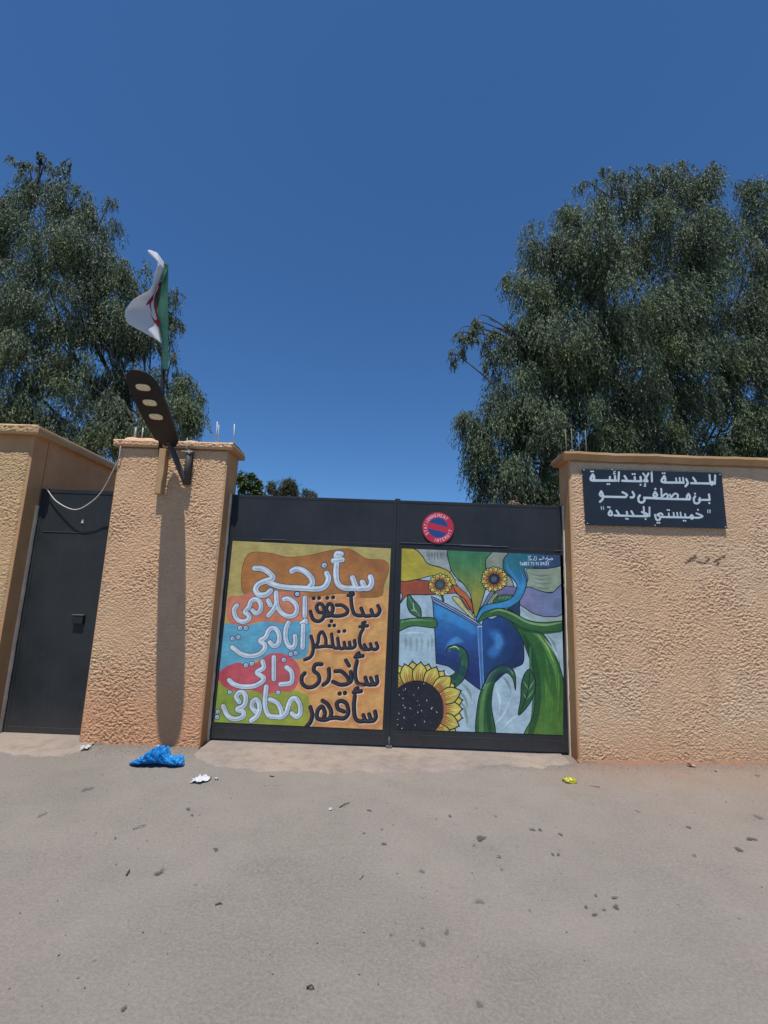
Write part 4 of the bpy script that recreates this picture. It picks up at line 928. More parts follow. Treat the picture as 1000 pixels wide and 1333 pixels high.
# school board
qd = [(758.5, 610.5), (939.5, 615.5), (946.8, 688), (762.8, 683.5)]
PQ = [at(*q, -.03) for q in qd]
board = thing('name_board', 'black board with three rows of white Arabic lettering on the sand coloured wall', 'sign')
nb = uv_quad('board', PQ, image_mat('school_board_print', plaque(), .4, .4, .03), board, .008)
for q in [(760.3, 612), (937.5, 618), (944.5, 686), (765, 681.5), (797, 611.5), (853, 684)]:
    p = at(*q, -.033); tube_obj('screw', [(p.x, -.028, p.z), (p.x, -.036, p.z)], .006, M['white_metal'], board, 8)
settle(board, (PQ[3].x, -.03, PQ[3].z))

# ------------------------------------------------------------------ street lamp on the pier
lamp = thing('street_lamp', 'dark street lamp with three oval lenses reaching out over the pier top', 'street lamp')
LB = at(241.5, 627, -.07)                       # foot of the arm on the pier face
TIP = at(177.5, 481, -1.10); NECK = at(222, 580, -.12)
axis = (TIP-NECK).normalized()
side = axis.cross(Vector((0, 0, 1))).normalized(); side = -side if side.x < 0 else side
nrm = side.cross(axis).normalized(); nrm = -nrm if nrm.z < 0 else nrm
def on_axis(px, py):
    """distance along the lamp axis of the point that shows nearest to a given pixel"""
    best = None
    for t in np.linspace(0, (TIP-NECK).length, 600):
        w = np.array(NECK+axis*t)-CAMP; z = w@AX_F; e = math.hypot(500+F_PX*(w@AX_R)/z-px, 666.5-F_PX*(w@AX_U)/z-py)
        if best is None or e < best[0]: best = (e, t)
    return best[1]
t_neck = 0.0; t_end = (TIP-NECK).length
p0 = at(247.5, 587, -.035)
tube_obj('bracket_post', [(p0.x, -.055, p0.z), (p0.x+.003, -.055, (p0.z+LB.z)/2), (LB.x, -.06, LB.z-.03)], .033, M['arm'], lamp, 12)
box_obj('wall_plate', p0.x-.03, p0.x+.03, -.022, .0, LB.z-.02, p0.z+.01, M['arm'], lamp, .003)
tube_obj('arm', catmull([LB+Vector((0, .02, -.02)), LB.lerp(NECK, .5)+Vector((0, -.01, 0)), NECK-axis*.0, NECK+axis*.08], 5), .030, M['arm'], lamp, 12)
tube_obj('tie_wire', [at(236, 587, -.09), at(246, 588, -.095), at(252, 587.5, -.06)], .004, M['white_metal'], lamp, 5)
wid = [(0, .06), (.03, .075), (.08, .105), (.16, .125), (.3, .138), (.5, .144), (.72, .144), (.86, .134), (.94, .108), (.98, .07), (1, .025)]
bm = bmesh.new(); rings = []
for f, hw in wid:
    s_ = t_neck+(t_end-t_neck)*f; c_ = NECK+axis*s_; th = .035+.03*math.sin(math.pi*min(1, f*1.1))*.8
    if f > .93: th *= (1-(f-.93)/.07*.6)
    prof = [(-1, 0), (-.96, -.35), (.96, -.35), (1, 0), (.8, .55), (.35, .95), (-.35, .95), (-.8, .55)]
    rings.append([bm.verts.new(c_+side*(a*hw)+nrm*(b*th)) for a, b in prof])
for a, b in zip(rings, rings[1:]):
    for k in range(8): bm.faces.new((a[k], a[(k+1) % 8], b[(k+1) % 8], b[k]))
bm.faces.new(rings[0][::-1]); bm.faces.new(rings[-1])
bmesh.ops.recalc_face_normals(bm, faces=bm.faces)
head = bm_obj('lamp_head', bm, M['lamp'], lamp)
for px, py in ((185.5, 503), (194.5, 522.5), (203, 540.5)):
    t = on_axis(px, py); f = (t-t_neck)/(t_end-t_neck); th = .035+.03*math.sin(math.pi*min(1, f*1.1))*.8
    c_ = NECK+axis*t-nrm*(th*.35+.001); V = []; n = 28
    # the lens sits in a raised rim
    for lay, (sx, sy, dz) in enumerate([(.062, .040, 0), (.062, .040, -.007), (.050, .030, -.012), (.0, .0, -.014)]):
        for k in range(n):
            a = 2*math.pi*k/n; ca = math.cos(a); sa = math.sin(a)
            ca = math.copysign(abs(ca)**.75, ca); sa = math.copysign(abs(sa)**.75, sa)
            V.append(c_+side*(sx*ca)+axis*(sy*sa)+nrm*dz)
    Fc = [(l*n+k, (l+1)*n+k, (l+1)*n+(k+1) % n, l*n+(k+1) % n) for l in range(3) for k in range(n)]
    mesh_obj('lens', V, Fc, M['led'], head)
settle(lamp, LB)

# ------------------------------------------------------------------ flag and its pole
pole = thing('flag_pole', 'slim dark flag pole rising behind the street lamp on the peach pier', 'flag pole')
pb = Vector((-2.415, -.035, 2.50)); pt = at(216.2, 345, -.035)
def pole_at(py):
    best = None
    for t in np.linspace(0, 1, 500):
        w = np.array(pb.lerp(pt, t))-CAMP; z = w@AX_F; e = abs(666.5-F_PX*(w@AX_U)/z-py)
        if best is None or e < best[0]: best = (e, t)
    return pb.lerp(pt, best[1])
tube_obj('shaft', [pb, pb.lerp(pt, .5), pt], [.024, .021, .016], M['black'], pole, 10)
bm = bmesh.new(); bmesh.ops.create_uvsphere(bm, u_segments=10, v_segments=6, radius=.022)
for v in bm.verts: v.co += pt
bm_obj('finial', bm, M['black'], pole, True)
settle(pole, pb)
rowsF = [
 [(219, 344), (216.5, 343), (213, 341), (208, 334), (203, 328), (195, 325.5)],
 [(219, 350), (216, 349), (213.5, 347), (210, 343), (205, 337), (193, 328.5)],
 [(219, 358), (214.5, 357), (213.5, 355), (211.5, 350), (209, 347), (206, 344)],
 [(219, 370), (211, 371), (211, 364), (208, 362), (204, 360), (201, 359)],
 [(219, 385), (206, 388), (204, 379), (202, 378), (198, 378), (195, 377)],
 [(219, 402), (209, 404), (201, 396), (193, 390), (182, 388), (172, 391)],
 [(219, 425), (211, 426), (205, 414), (192, 405), (176, 402), (163, 405)],
 [(219, 450), (212, 448), (208, 432), (195, 424), (180, 418), (165, 419)],
 [(218.5, 484), (211, 479), (212.5, 453), (203, 442), (189, 434), (173, 425)]]
dyF = [[-.05, -.07, -.05, -.09, -.15, -.20], [-.05, -.07, -.06, -.11, -.17, -.22], [-.05, -.08, -.04, -.10, -.13, -.15], [-.05, -.07, -.02, -.08, -.12, -.16], [-.05, -.07, .0, -.05, -.10, -.14], [-.05, -.07, -.02, -.09, -.17, -.25], [-.05, -.06, -.01, -.06, -.14, -.22], [-.05, -.06, .0, -.04, -.10, -.18], [-.05, -.05, .02, -.01, -.05, -.12]]
rowsF = [[(p[0], p[1], d) for p, d in zip(r, dd)] for r, dd in zip(rowsF, dyF)]
G0 = np.array([[list(at(px, py, dy-.035)) for i, (px, py, dy) in enumerate(r)] for r in rowsF])
Gs = np.array([catmull(r, 10) for r in G0]); Gf = np.array([catmull(Gs[:, j], 10) for j in range(Gs.shape[1])]).transpose(1, 0, 2)
nr, nc = Gf.shape[:2]
uu, vv = np.meshgrid(np.linspace(0, 1, nc), np.linspace(0, 1, nr))
Gf[..., 1] += perlin(uu*4+3, vv*5+3, 5)*.025*np.minimum(1, uu*4)
idx = np.arange(nr*nc).reshape(nr, nc)
Fq = np.stack([idx[:-1, :-1], idx[1:, :-1], idx[1:, 1:], idx[:-1, 1:]], -1).reshape(-1, 4)
def flag_mat():
    c = Canvas(600, 400, [(0, 0), (600, 0), (600, 400), (0, 400)], (222, 224, 228)); I = (0, 0, 1)
    c.poly([(-10, -10), (240, -10), (240, 410), (-10, 410)], (0, 98, 74), I, 0)
    red = (178, 20, 56)
    cx, cy = 262, 248
    out = [(cx+88*math.cos(t), cy+88*math.sin(t)) for t in np.linspace(math.radians(36), math.radians(324), 30)]
    inn = [(cx+22+70*math.cos(t), cy+70*math.sin(t)) for t in np.linspace(math.radians(318), math.radians(42), 30)]
    c.poly(out+inn, red, I, 0)
    st = []
    for k in range(10):
        r = 68 if k % 2 == 0 else 27; a = math.pi+k*math.pi/5; st.append((cx+66+r*math.cos(a), cy-10+r*math.sin(a)))
    c.poly(st, red, I, 0)
    im = c.image('flag_print'); mt, nt, bs = mat_new('flag_cloth')
    t = nt.nodes.new('ShaderNodeTexImage'); t.image = im; t.extension = 'EXTEND'
    n = noise(nt, 40, 3, .5, coords(nt)); col = mix(nt, maprange(nt, n.outputs[0], .3, .7, 0, .1), t.outputs[0], srgb(170, 170, 175))
    nt.links.new(col, bs.inputs['Base Color']); bs.inputs['Roughness'].default_value = .8
    tr = nt.nodes.new('ShaderNodeBsdfTranslucent'); nt.links.new(col, tr.inputs[0])
    ms = nt.nodes.new('ShaderNodeMixShader'); ms.inputs[0].default_value = .35
    nt.links.new(bs.outputs[0], ms.inputs[1]); nt.links.new(tr.outputs[0], ms.inputs[2]); nt.links.new(ms.outputs[0], nt.nodes['Material Output'].inputs[0])
    return mt
V0 = Gf.reshape(-1, 3)
flag = mesh_obj('flag', V0, Fq, flag_mat(), smooth=True)
uvl = flag.data.uv_layers.new(name='UVMap'); li = np.array([l.vertex_index for l in flag.data.loops])
UV = np.stack([uu.ravel()[li], 1-vv.ravel()[li]], -1).astype(np.float32); uvl.data.foreach_set('uv', UV.ravel())
sm = flag.modifiers.new('cloth_thickness', 'SOLIDIFY'); sm.thickness = .002
tag(flag, 'green and white flag with red crescent and star, curled around its pole', 'flag')

# ------------------------------------------------------------------ trees
def leaf_cloud(name, blobs, parent, mat, seed, leaf=(.088, .020), droop=.8, tip_f=.35, strand=1.0, per=1.0):
    rs = np.random.RandomState(seed); VS = []
    for (px, py, y, r, dens) in blobs:
        c = np.array(at(px, py, y)); R = r*(DIST+y)/F_PX
        # sprays start in a lumpy shell and hang down
        ns = int(760*dens*per*(R**2)/.5)
        # sprays gather in sub-clumps hung in and around the crown lobe, dark gaps between
        nc_ = max(3, int(12*R/.6)); cu = rs.normal(size=(nc_, 3)); cu /= np.linalg.norm(cu, axis=1)[:, None]
        cc = cu*(R*rs.uniform(.35, 1.0, nc_))[:, None]*np.array([1, .85, .92]); cr_ = R*rs.uniform(.2, .46, nc_)
        pick = rs.choice(nc_, ns, p=cr_**1.6/np.sum(cr_**1.6))
        u = rs.normal(size=(ns, 3)); u /= np.linalg.norm(u, axis=1)[:, None]
        st = c+cc[pick]+u*(cr_[pick]*rs.rand(ns)**.5)[:, None]
        fill = rs.rand(ns) < .13; st[fill] = c+u[fill]*(R*rs.rand(fill.sum())**.45*.9)[:, None]
        u = (st-c)/R; u /= np.maximum(1, np.linalg.norm(u, axis=1))[:, None]
        st[:, 2] += R*.18
        L = rs.uniform(.12, .5, ns)*strand*min(1.0, R*1.6+.2)
        d = np.stack([u[:, 0]*.45+rs.normal(0, .14, ns), u[:, 1]*.4+rs.normal(0, .14, ns), -np.ones(ns)*droop+np.maximum(u[:, 2], 0)*.6], -1)
        d /= np.linalg.norm(d, axis=1)[:, None]
        for k in range(11):
            f = (k+rs.rand(ns))/11
            p = st+d*(L*f)[:, None]; p[:, 2] -= .35*L*f*f
            ld = np.stack([rs.normal(0, .5, ns), rs.normal(0, .5, ns), -rs.uniform(.25, 1.15, ns)], -1)+d*.5
            ld /= np.linalg.norm(ld, axis=1)[:, None]
            w = np.cross(ld, rs.normal(size=(ns, 3))); w /= np.linalg.norm(w, axis=1)[:, None]
            ll = (leaf[0]*rs.uniform(.6, 1.35, ns))[:, None]; ww = (leaf[1]*rs.uniform(.6, 1.3, ns))[:, None]
            VS.append(np.stack([p, p+ld*ll*.45+w*ww*.5, p+ld*ll, p+ld*ll*.45-w*ww*.5], 1))
    V = np.concatenate(VS).reshape(-1, 3)
    Fc = np.arange(len(V)).reshape(-1, 4)
    o = mesh_obj(name, V, Fc, mat, parent); o['kind'] = 'stuff'
    return o

def wood(name, base, blobs, parent, r0, seed, hub=None, twigs=True):
    rs = random.Random(seed); bm = bmesh.new(); base = Vector(base); hub = Vector(hub)
    tr = catmull([base, base.lerp(hub, .35)+Vector((.12, .05, 0)), base.lerp(hub, .7)+Vector((-.1, 0, 0)), hub], 4)
    tube(bm, tr, [r0*(1-.5*i/(len(tr)-1)) for i in range(len(tr))], 10)
    tob = bm_obj('trunk', bm, M['bark'], parent, True)
    bm = bmesh.new(); big = [b for b in blobs if b[3] > 25] or blobs; small = [b for b in blobs if b[3] <= 25 and b not in big]
    for (px, py, y, r, dn) in small:
        q = min(big, key=lambda b: math.hypot(b[0]-px, b[1]-py)); a = at(*q[:3]); c = at(px, py, y)
        P = catmull([a, a.lerp(c, .6)+Vector((0, 0, .12)), c+Vector((0, 0, .1)), c+Vector(((c.x-a.x)*.12, 0, -.12))], 4)
        tube(bm, P, [.02*(1-.8*i/(len(P)-1)) for i in range(len(P))], 5)
    for (px, py, y, r, dn) in big:
        c = at(px, py, y); s = Vector(tr[rs.randint(len(tr)//2, len(tr)-1)]); m_ = s.lerp(c, .5)+Vector((rs.uniform(-.45, .45), rs.uniform(.0, .5), rs.uniform(.1, .6)))
        P = catmull([s, m_, c], 4); rr = r0*.12
        tube(bm, P, [rr*(1-.8*i/(len(P)-1)) for i in range(len(P))], 6)
        if not twigs: continue
        R = r*(DIST+y)/F_PX
        for k in range(5):
            a = Vector(P[rs.randint(4, len(P)-1)]); e = c+Vector((rs.uniform(-1, 1), rs.uniform(-1, 1), rs.uniform(-.7, 1)))*R*.9
            Q = catmull([a, a.lerp(e, .5)+Vector((0, 0, .1)), e], 3); tube(bm, Q, [.018*(1-.8*i/(len(Q)-1)) for i in range(len(Q))], 4, False)
    bm_obj('limbs', bm, M['bark'], parent, True)

def tree(name, label, cat, blobs, base, hub, r0, seed, mat, group=None, **kw):
    t = thing(name, label, cat, group)
    wood('trunk', base, blobs, t, r0, seed, hub)
    leaf_cloud('crown', blobs, t, mat, seed, **kw)
    settle(t, base); return t

right = [(760, 292, 5.2, 44, 1), (712, 325, 5.0, 44, 1), (800, 262, 5.5, 40, .9), (850, 252, 5.8, 42, .9), (905, 262, 6.0, 46, .9), (835, 310, 5.2, 60, 1.05), (770, 350, 4.8, 66, 1.1),
         (705, 392, 4.9, 52, 1), (880, 330, 5.6, 62, 1), (800, 400, 4.7, 70, 1.1), (745, 440, 4.6, 62, 1), (690, 450, 5.0, 46, .9), (870, 420, 5.3, 60, 1), (930, 330, 6.2, 50, .85), (800, 480, 4.8, 66, 1.1),
         (720, 500, 5.0, 60, 1), (665, 520, 4.6, 46, 1), (640, 560, 4.5, 44, 1.1), (700, 570, 4.6, 54, 1.1), (630, 600, 4.4, 34, 1), (760, 560, 5.0, 56, 1.1), (830, 550, 5.2, 50, .8), (670, 620, 4.4, 44, 1.1), (715, 640, 4.5, 40, 1.1), (870, 500, 5.4, 42, .8), (905, 400, 5.6, 52, 1), (925, 450, 5.6, 40, .9), (880, 455, 5.2, 50, 1), (790, 600, 5.0, 50, 1), (860, 585, 5.3, 40, 1), (840, 520, 5.0, 44, 1), (905, 520, 5.4, 34, .9), (885, 560, 5.2, 30, 1), (835, 600, 5.2, 34, 1), (640, 640, 4.6, 22, .7),
         (612, 552, 4.4, 20, .9), (655, 470, 4.7, 24, .5), (660, 365, 5.0, 16, .6), (655, 430, 5.0, 12, .5), (628, 415, 4.6, 11, .7), (598, 438, 4.6, 10, .7), (590, 466, 4.6, 11, .7), (615, 440, 4.6, 9, 1), (640, 450, 4.6, 14, .8), (645, 432, 4.6, 12, .9), (622, 424, 4.6, 9, 1), (606, 430, 4.6, 8, 1), (600, 454, 4.6, 8, 1), (660, 448, 4.7, 16, 1), (634, 470, 4.6, 10, .8),
         (890, 212, 6, 10, .8), (848, 216, 6, 9, .7), (925, 222, 6, 12, .7), (790, 222, 5.5, 10, .6), (822, 222, 5.5, 9, .5), (760, 240, 5.3, 14, .5), (870, 228, 6, 14, .6)]
tree('pepper_tree', 'broad drooping grey-green tree rising behind the painted gate and the name board', 'tree', right, (3.35, 5.2, 0), (3.5, 5.1, 5.2), .30, 12, M['leaf'], 'drooping trees in the school yard')
far_right = [(985, 260, 6.5, 34, .8), (1010, 300, 6.4, 44, .9), (1040, 370, 6.2, 60, 1), (985, 350, 6.3, 36, .9), (960, 410, 6.0, 40, .9), (1005, 430, 6.0, 52, 1), (975, 480, 6.0, 40, .85), (1030, 500, 6, 50, 1), (940, 510, 6.0, 34, .8), (955, 470, 6.0, 40, 1), (975, 565, 5.8, 34, .9), (1000, 590, 5.8, 34, 1), (925, 590, 5.8, 28, 1), (960, 545, 5.8, 26, 1), (1000, 560, 5.8, 34, 1), (985, 545, 6.0, 40, .6), (905, 560, 6.0, 20, .35), (1040, 570, 6.0, 44, 1), (945, 585, 5.8, 22, .9), (985, 588, 5.9, 16, .4), (880, 590, 5.8, 22, .9), (1000, 232, 6.4, 14, .6), (965, 238, 6.4, 12, .5),
             (1090, 400, 6.2, 70, 1), (1100, 520, 6.2, 60, 1), (1080, 300, 6.4, 50, .9)]
tree('pepper_tree', 'thinner drooping tree at the right edge of the photo, sky showing through above the wall', 'tree', far_right, (7.4, 6.3, 0), (6.6, 6.2, 5.0), .28, 33, M['leaf'], 'drooping trees in the school yard')
left = [(45, 255, 5.5, 34, 1), (20, 300, 5.3, 44, 1), (88, 275, 5.4, 38, 1), (125, 300, 5.3, 32, .8), (70, 335, 4.8, 56, 1.1), (20, 390, 4.6, 56, 1.1), (130, 360, 4.9, 48, 1), (175, 370, 5.2, 32, .8), (90, 410, 4.6, 56, 1.1), (200, 400, 5.3, 26, .7), (225, 385, 5.2, 16, .5),
        (150, 430, 5.0, 44, 1), (30, 470, 4.5, 56, 1.1), (100, 490, 4.8, 44, .9), (190, 440, 5.3, 36, .9), (60, 545, 4.5, 54, 1.1), (10, 560, 4.4, 44, 1.1), (165, 500, 5.2, 36, .9), (130, 555, 4.7, 44, 1.1), (215, 500, 5.2, 30, .9), (230, 420, 5.4, 14, .5), (245, 510, 5.0, 22, .9), (225, 545, 4.8, 38, 1.1), (180, 570, 4.6, 40, 1.1), (258, 545, 4.9, 20, .9), (262, 515, 5.0, 12, .7),
        (-40, 300, 5.4, 60, 1), (-50, 420, 5.0, 70, 1), (-50, 530, 4.8, 70, 1), (225, 465, 5.1, 9, .8), (100, 600, 4.6, 50, 1),
        (12, 206, 5.5, 7, .6), (60, 208, 5.5, 10, .6), (90, 210, 5.5, 8, .6), (35, 218, 5.5, 14, .8), (75, 230, 5.5, 16, .6), (145, 265, 5.4, 12, .5), (105, 245, 5.5, 16, .5)]
tree('pepper_tree', 'tall dense drooping tree behind the wall and door at the left edge of the photo', 'tree', left, (-4.9, 4.9, 0), (-5.2, 4.9, 4.8), .32, 51, M['leaf'], 'drooping trees in the school yard')
# small shrubs just over the gate
sh = [(320, 622, 6.0, 9, 1.6), (331, 632, 6.0, 9, 1.6), (312, 632, 6.0, 12, 1.6), (326, 645, 6.0, 15, 1.6), (345, 645, 6, 10, 1.6)]
tree('shrub', 'small bright green bush peeping over the gate beside the peach pier', 'shrub', sh, (-2.0, 6.0, 0), (-1.9, 6.0, 2.4), .05, 61, M['leaf_green'], leaf=(.075, .035), droop=.1, strand=.45, per=1.6)
sh = [(372, 640, 8.0, 16, 1.4), (388, 645, 8.0, 14, 1.2), (358, 646, 8.0, 14, 1.2), (400, 650, 8, 12, 1), (372, 655, 8, 18, 1.2)]
tree('shrub', 'dry greyish bush showing low above the middle of the left gate leaf', 'shrub', sh, (-1.9, 8.0, 0), (-1.7, 8.0, 2.6), .05, 62, M['leaf_grey'], leaf=(.07, .014), droop=-.8, strand=.6, per=1.4)
sh = [(674, 655, 3.0, 7, 1.6), (682, 660, 3.0, 8, 1.5), (665, 662, 3.0, 7, 1.5)]
M['leaf_cream'] = foliage('cream_blossom', (.2, .15, .1, 1), (.36, .28, .2, 1), (.5, .42, .34, 1))
tree('shrub', 'low straw coloured bush just above the right gate leaf under the big tree', 'shrub', sh, (2.2, 3.0, 0), (2.25, 3.0, 2.3), .03, 63, M['leaf_cream'], leaf=(.05, .03), droop=.0, strand=.3, per=2.2)
# dark twig tip standing out of the left tree top
b_ = at(52, 216, 5.4); t_ = at(49.5, 199, 5.4)
bm = bmesh.new()
rr = random.Random(8)
tube(bm, [b_-Vector((0, 0, .5)), b_, t_], [.03, .022, .012], 6)
for k in range(46):
    f = rr.random(); c_ = b_.lerp(t_, f); d = Vector((rr.uniform(-1, 1), rr.uniform(-1, 1), rr.uniform(-.2, 1))).normalized()*(.05+.07*(1-f)); w = d.cross(Vector((0, 0, 1))).normalized()*.028
    vs = [bm.verts.new(c_+q) for q in (Vector((0, 0, 0)), d*.5+w, d, d*.5-w)]; bm.faces.new(vs)
tw = bm_obj('dead_branch', bm, simple('dark_bark', (.012, .013, .02, 1), (.02, .02, .03, 1), 20)); tag(tw, 'short dark dead branch tip sticking up from the top of the left tree', 'branch')

# ------------------------------------------------------------------ litter, stains, grit
def crumple(name, px, py, w, d, h, mat, label, cat, seed, sub=4, pinch=None, rot=0, group=None):
    rs = np.random.RandomState(seed); bm = bmesh.new(); bmesh.ops.create_icosphere(bm, subdivisions=sub, radius=1)
    c = gp(px, py); cr, sr = math.cos(rot), math.sin(rot)
    co = np.array([v.co for v in bm.verts])
    n1 = perlin(co[:, 0]*1.6+co[:, 2]*1.1+20, co[:, 1]*1.9+20, seed); n2 = np.abs(perlin(co[:, 0]*4+co[:, 2]*2+30, co[:, 1]*4-co[:, 2]*2+30, seed+1)); n3 = np.abs(perlin(co[:, 0]*9+co[:, 2]*7+30, co[:, 1]*9+30, seed+2))
    s = 1+.35*n1+.35*n2-.22*n3
    for v, k, q in zip(bm.verts, s, co):
        x = q[0]*k; y = q[1]*k; z = max(q[2]*k, -.25)+.25
        if pinch: 
            g = pinch(x, y); z *= g
        v.co = Vector((c.x+(x*cr-y*sr)*w, c.y+(x*sr+y*cr)*d, c.z+.004+z*h))
    o = bm_obj(name, bm, mat, None, False); return tag(o, label, cat, group)
def bag():
    c = gp(204, 996); nu, nv = 72, 40; V = []; Fc = []
    hx = [-1, -.85, -.6, -.35, -.15, .05, .2, .3, .42, .6, .82, .95, 1]; hz = [.03, .22, .45, .78, .98, 1.0, .86, .58, .5, .52, .48, .3, .05]
    dz = [.2, .55, .8, .95, 1, .95, .85, .7, .62, .62, .6, .4, .1]
    for i in range(nu):
        x = -1+2*i/(nu-1); H_ = np.interp(x, hx, hz)*.135; D_ = np.interp(x, hx, dz)*.115
        for j in range(nv):
            a = math.pi*2*j/nv; ca = math.cos(a); sa = math.sin(a)
            q = np.array([x*3.1+math.sin(a)*.9+20]); r_ = np.array([ca*1.6+x*.8+20.])
            n1 = float(perlin(q*1.6, r_*1.6, 5)[0]); n2 = abs(float(perlin(q*4, r_*3.6, 6)[0])); n3 = abs(float(perlin(q*9, r_*8, 7)[0]))
            k = 1+.25*n1-.30*n2-.12*n3
            V.append((c.x+x*.232+.012*n1, c.y+ca*D_*k-.04*x*0+.03*math.exp(-((x)/.4)**2), c.z+.004+max(0, sa*.5+.5)**.8*H_*k*1.05+.012*n2))
    for i in range(nu-1):
        for j in range(nv): Fc.append((i*nv+j, (i+1)*nv+j, (i+1)*nv+(j+1) % nv, i*nv+(j+1) % nv))
    Fc += [tuple(range(nv))[::-1], tuple((nu-1)*nv+j for j in range(nv))]
    o = mesh_obj('plastic_bag', V, Fc, M['bag'], smooth=False)
    tag(o, 'crumpled bright blue plastic bag on the ground at the foot of the pier', 'plastic bag')
bag()
def sheet(name, px, py, w, d, mat, label, cat, seed, hgt=.03, group=None, rot=0.):
    """a torn, creased scrap with upturned edges"""
    rs = np.random.RandomState(seed); c = gp(px, py); n = 9; V = []; Fc = []
    for i in range(n):
        for j in range(n):
            u = i/(n-1)*2-1; v = j/(n-1)*2-1; k = 1-.22*max(abs(u), abs(v))*abs(perlin(np.array([u*1.7+5]), np.array([v*1.7+5.5]), seed)[0])*3
            z = .004+hgt*(abs(perlin(np.array([u*1.5+9]), np.array([v*1.5+9]), seed+3)[0])*1.6+.25*(u*u+v*v)*abs(perlin(np.array([u*.7+2]), np.array([v*.7+3]), seed+4)[0])*3)
            x = u*w*k; y = v*d*k+.3*u*d*perlin(np.array([u+3.]), np.array([1.5]), seed+7)[0]
            V.append((c.x+x*math.cos(rot)-y*math.sin(rot), c.y+x*math.sin(rot)+y*math.cos(rot), c.z+z))
    for i in range(n-1):
        for j in range(n-1):
            if (i, j) in ((0, 0), (n-2, 0)) and seed % 2: continue
            Fc.append((i*n+j, (i+1)*n+j, (i+1)*n+j+1, i*n+j+1))
    o = mesh_obj(name, V, Fc, mat); s = o.modifiers.new('thickness', 'SOLIDIFY'); s.thickness = .001
    return tag(o, label, cat, group)
sheet('paper_scrap', 262, 1016, .068, .085, M['paper'], 'torn white paper scrap lying in front of the blue bag, towards the gate', 'paper', 5, .016, 'white paper scraps', -.3)
sheet('paper_scrap', 110, 975, .050, .06, M['paper'], 'white paper scrap at the corner of the door and the peach pier', 'paper', 8, .02, 'white paper scraps', .3)
sheet('paper_scrap', 282, 1015, .018, .012, M['paper'], 'thin white sliver of paper just right of the torn scrap near the bag', 'paper', 9, .01, 'white paper scraps', .2)
sheet('paper_scrap', 430, 1055, .012, .018, M['paper'], 'tiny white paper bit on the asphalt in front of the gate', 'paper', 11, .01, 'white paper scraps', .2)
sheet('peel_scrap', 354, 1011, .020, .022, M['peel'], 'small pale pinkish scrap at the edge of the concrete apron', 'litter', 13, .015)
sheet('peel_scrap', 900, 998, .036, .030, M['peel'], 'small pinkish cream scrap at the foot of the wall below the name board', 'litter', 14, .02)
sheet('paper_scrap', 932, 1004, .012, .014, M['paper'], 'tiny white bit at the wall foot near the right edge', 'paper', 17, .012, 'white paper scraps', .2)
crumple('yellow_wrapper', 742, 1019, .058, .04, .03, M['yellow'], 'small crumpled yellow wrapper on the asphalt near the right gate corner', 'wrapper', 21, 3)
for i, (a, b, mt, lab) in enumerate([((173, 1080), (190, 1075), 'pale_twig', 'pale straw on the asphalt left of the middle, below the blue bag'), ((164, 1141), (168, 1133), 'twig', 'short dark twig on the asphalt at the left'), ((442, 1052), (455, 1046), 'twig', 'thin dark twig in front of the gate beside a white bit'),
        ((468, 1146), (473, 1141), 'pale_twig', 'tiny pale stick in the middle of the asphalt'), ((280, 1180), (289, 1179), 'twig', 'small dark twig left of centre on the asphalt'), ((399, 1288), (409, 1289), 'twig', 'small brown stick near the bottom of the photo')]):
    p = gp(*a, .006); q = gp(*b, .006); mm = (p+q)/2+Vector((.004, .006, .006))
    tag(tube_obj('twig', [p, mm, q], [.004, .0035, .002], M[mt], None, 5), lab, 'twig', 'twigs on the asphalt')
spots = [(500, 1100, 4, 3, 0), (626, 1092, 9, 5, 0), (694, 1081, 5, 2, 0), (703, 1081, 5, 2, 0), (586, 1063, 3, 2, 0), (568, 1067, 2, 1.5, 1), (650, 1116, 4, 2, 0), (617, 1101, 3, 1.5, 0), (549, 1135, 5, 4, 1), (481, 1056, 4, 2, 0), (497, 1081, 2.5, 1, 0), (720, 1113, 3, 2, 0), (727, 1113, 3, 2, 0), (206, 1138, 8, 4, 0), (211, 1133, 5, 2, 1),
         (582, 1214, 6, 5, 1), (550, 1229, 8, 4, 1), (624, 1174, 8, 4, 1), (774, 1192, 5, 3, 0), (787, 1186, 3, 2, 0), (802, 1182, 7, 4, 0), (763, 1182, 4, 2, 0), (776, 1167, 3, 2, 0), (800, 1170, 6, 2, 0), (624, 1308, 6, 8, 1), (161, 1315, 5, 5, 0), (962, 1107, 8, 3, 0), (978, 1093, 9, 3, 0), (988, 1064, 9, 3, 1), (904, 1115, 6, 2, 1), (897, 1078, 4, 2, 0), (986, 1010, 5, 2, 1), (281, 1107, 5, 3, 0), (113, 1028, 9, 5, 1), (54, 1062, 5, 4, 1),
         (404, 1289, 5, 1, 0), (730, 1087, 4, 2, 0), (474, 1086, 3, 1.5, 0), (512, 1075, 3, 1.5, 1), (653, 1132, 3, 2, 1), (150, 1092, 3, 1.5, 0), (250, 1062, 3, 2, 0), (245, 1054, 4, 2, 0), (690, 1186, 2, 3, 1), (776, 1025, 9, 2, 1), (830, 1057, 4, 2, 1), (645, 1063, 3, 2, 1), (510, 1218, 4, 2, 1)]
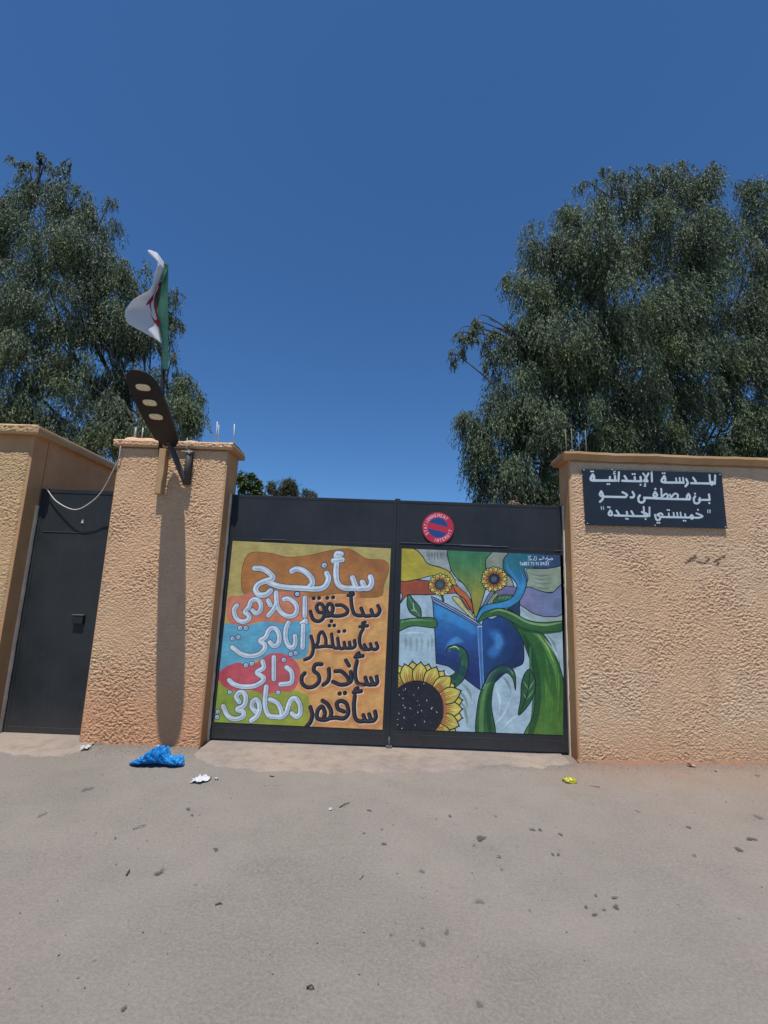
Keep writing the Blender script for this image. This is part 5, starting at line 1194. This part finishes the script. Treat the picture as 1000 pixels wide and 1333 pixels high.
for i, (px, py, rx, ry, soft) in enumerate(spots):
    rs_ = random.Random(i+90); c = gp(px, py); kx = (gp(px+1, py)-c).length; ky = (gp(px, py+1)-c).length; n = 14; V = []; ph = rs_.random()*6
    for k in range(n):
        a = 2*math.pi*k/n; r = 1+.28*math.sin(2*a+ph)+.2*math.sin(3*a+ph*2)+rs_.uniform(-.16, .16)
        V.append((c.x+rx*.68*kx*r*math.cos(a), c.y+ry*.68*ky*r*math.sin(a)))
    Vt = [(c.x, c.y, c.z+.0075)]+[(c.x+(x-c.x)*.55, c.y+(y-c.y)*.55, c.z+.0075) for x, y in V]+[(c.x+(x-c.x)*1.25, c.y+(y-c.y)*1.25, c.z+.0070) for x, y in V]
    Fc = [(0, 1+k, 1+(k+1) % n) for k in range(n)]+[(1+k, 1+n+k, 1+n+(k+1) % n, 1+(k+1) % n) for k in range(n)]
    o = mesh_obj('stain', Vt, Fc, M['stain_soft'] if soft else M['stain'], GROUND, smooth=True)
    av = o.data.attributes.new('core', 'FLOAT', 'POINT'); av.data.foreach_set('value', np.array([1.0]+[.75]*n+[0.0]*n, np.float32))
# soil gathered along the wall foot
def foot_soil(name, x0, x1, mat, seed, w=.055, h=.022):
    xs = np.linspace(x0, x1, max(8, int((x1-x0)/.012))); V = []; Fc = []
    ww = w*(1+.9*perlin(xs*5+20, xs*0+2.5, seed)+.6*perlin(xs*19+20, xs*0+5.5, seed+1)); hh = h*(.9+.9*perlin(xs*7+40, xs*0+8.5, seed+2)+.5*perlin(xs*27+40, xs*0+9.5, seed+3))
    ww = np.clip(ww, .006, 1); hh = np.clip(hh, .001, 1)
    for x, a, b in zip(xs, ww, hh):
        g = float(ground_z(x, 0)); V += [(x, .01, g+b+.004), (x, -a*.3, g+b*.62+.004), (x, -a*.7, g+b*.2+.003), (x, -a, g-.006)]
    for i in range(len(xs)-1):
        for j in range(3): Fc.append((i*4+j, i*4+j+1, (i+1)*4+j+1, (i+1)*4+j))
    return tag(mesh_obj(name, V, Fc, mat, smooth=True), kind='structure')
foot_soil('soil_drift', XR-.01, 6.5, simple('red_soil', srgb(134, 98, 74), srgb(122, 98, 82), 22, .95, .5), 5, .075, .02)
foot_soil('soil_drift', X0, X1, simple('grey_soil', srgb(104, 94, 84), srgb(122, 104, 90), 22, .95, .5), 15, .04, .014)
# loose grit
rs = np.random.RandomState(77); ng = 8200; V = []; Fc = []
base = np.array([(1, 0, 0), (-1, 0, 0), (0, 1, 0), (0, -1, 0), (0, 0, 1), (0, 0, -1)], float)
fa = np.array([(0, 2, 4), (2, 1, 4), (1, 3, 4), (3, 0, 4), (2, 0, 5), (1, 2, 5), (3, 1, 5), (0, 3, 5)])
gx = rs.uniform(-5, 5.5, ng); gy = np.where(rs.rand(ng) < .6, -np.abs(rs.normal(0, .16, ng))-.015, rs.uniform(-4.2, -.03, ng)); sz = .0014+.0036*rs.rand(ng)**6
VV = (base[None]*rs.uniform(.6, 1.3, (ng, 6, 1)))*sz[:, None, None]*np.array([1.2, 1.2, .8])+np.stack([gx, gy, ground_z(gx, gy)+.004], -1)[:, None]
FF = (fa[None]+6*np.arange(ng)[:, None, None]).reshape(-1, 3)
tag(mesh_obj('grit', VV.reshape(-1, 3), FF, M['gravel']), 'loose grit scattered over the asphalt and along the wall foot', 'grit', kind='stuff')
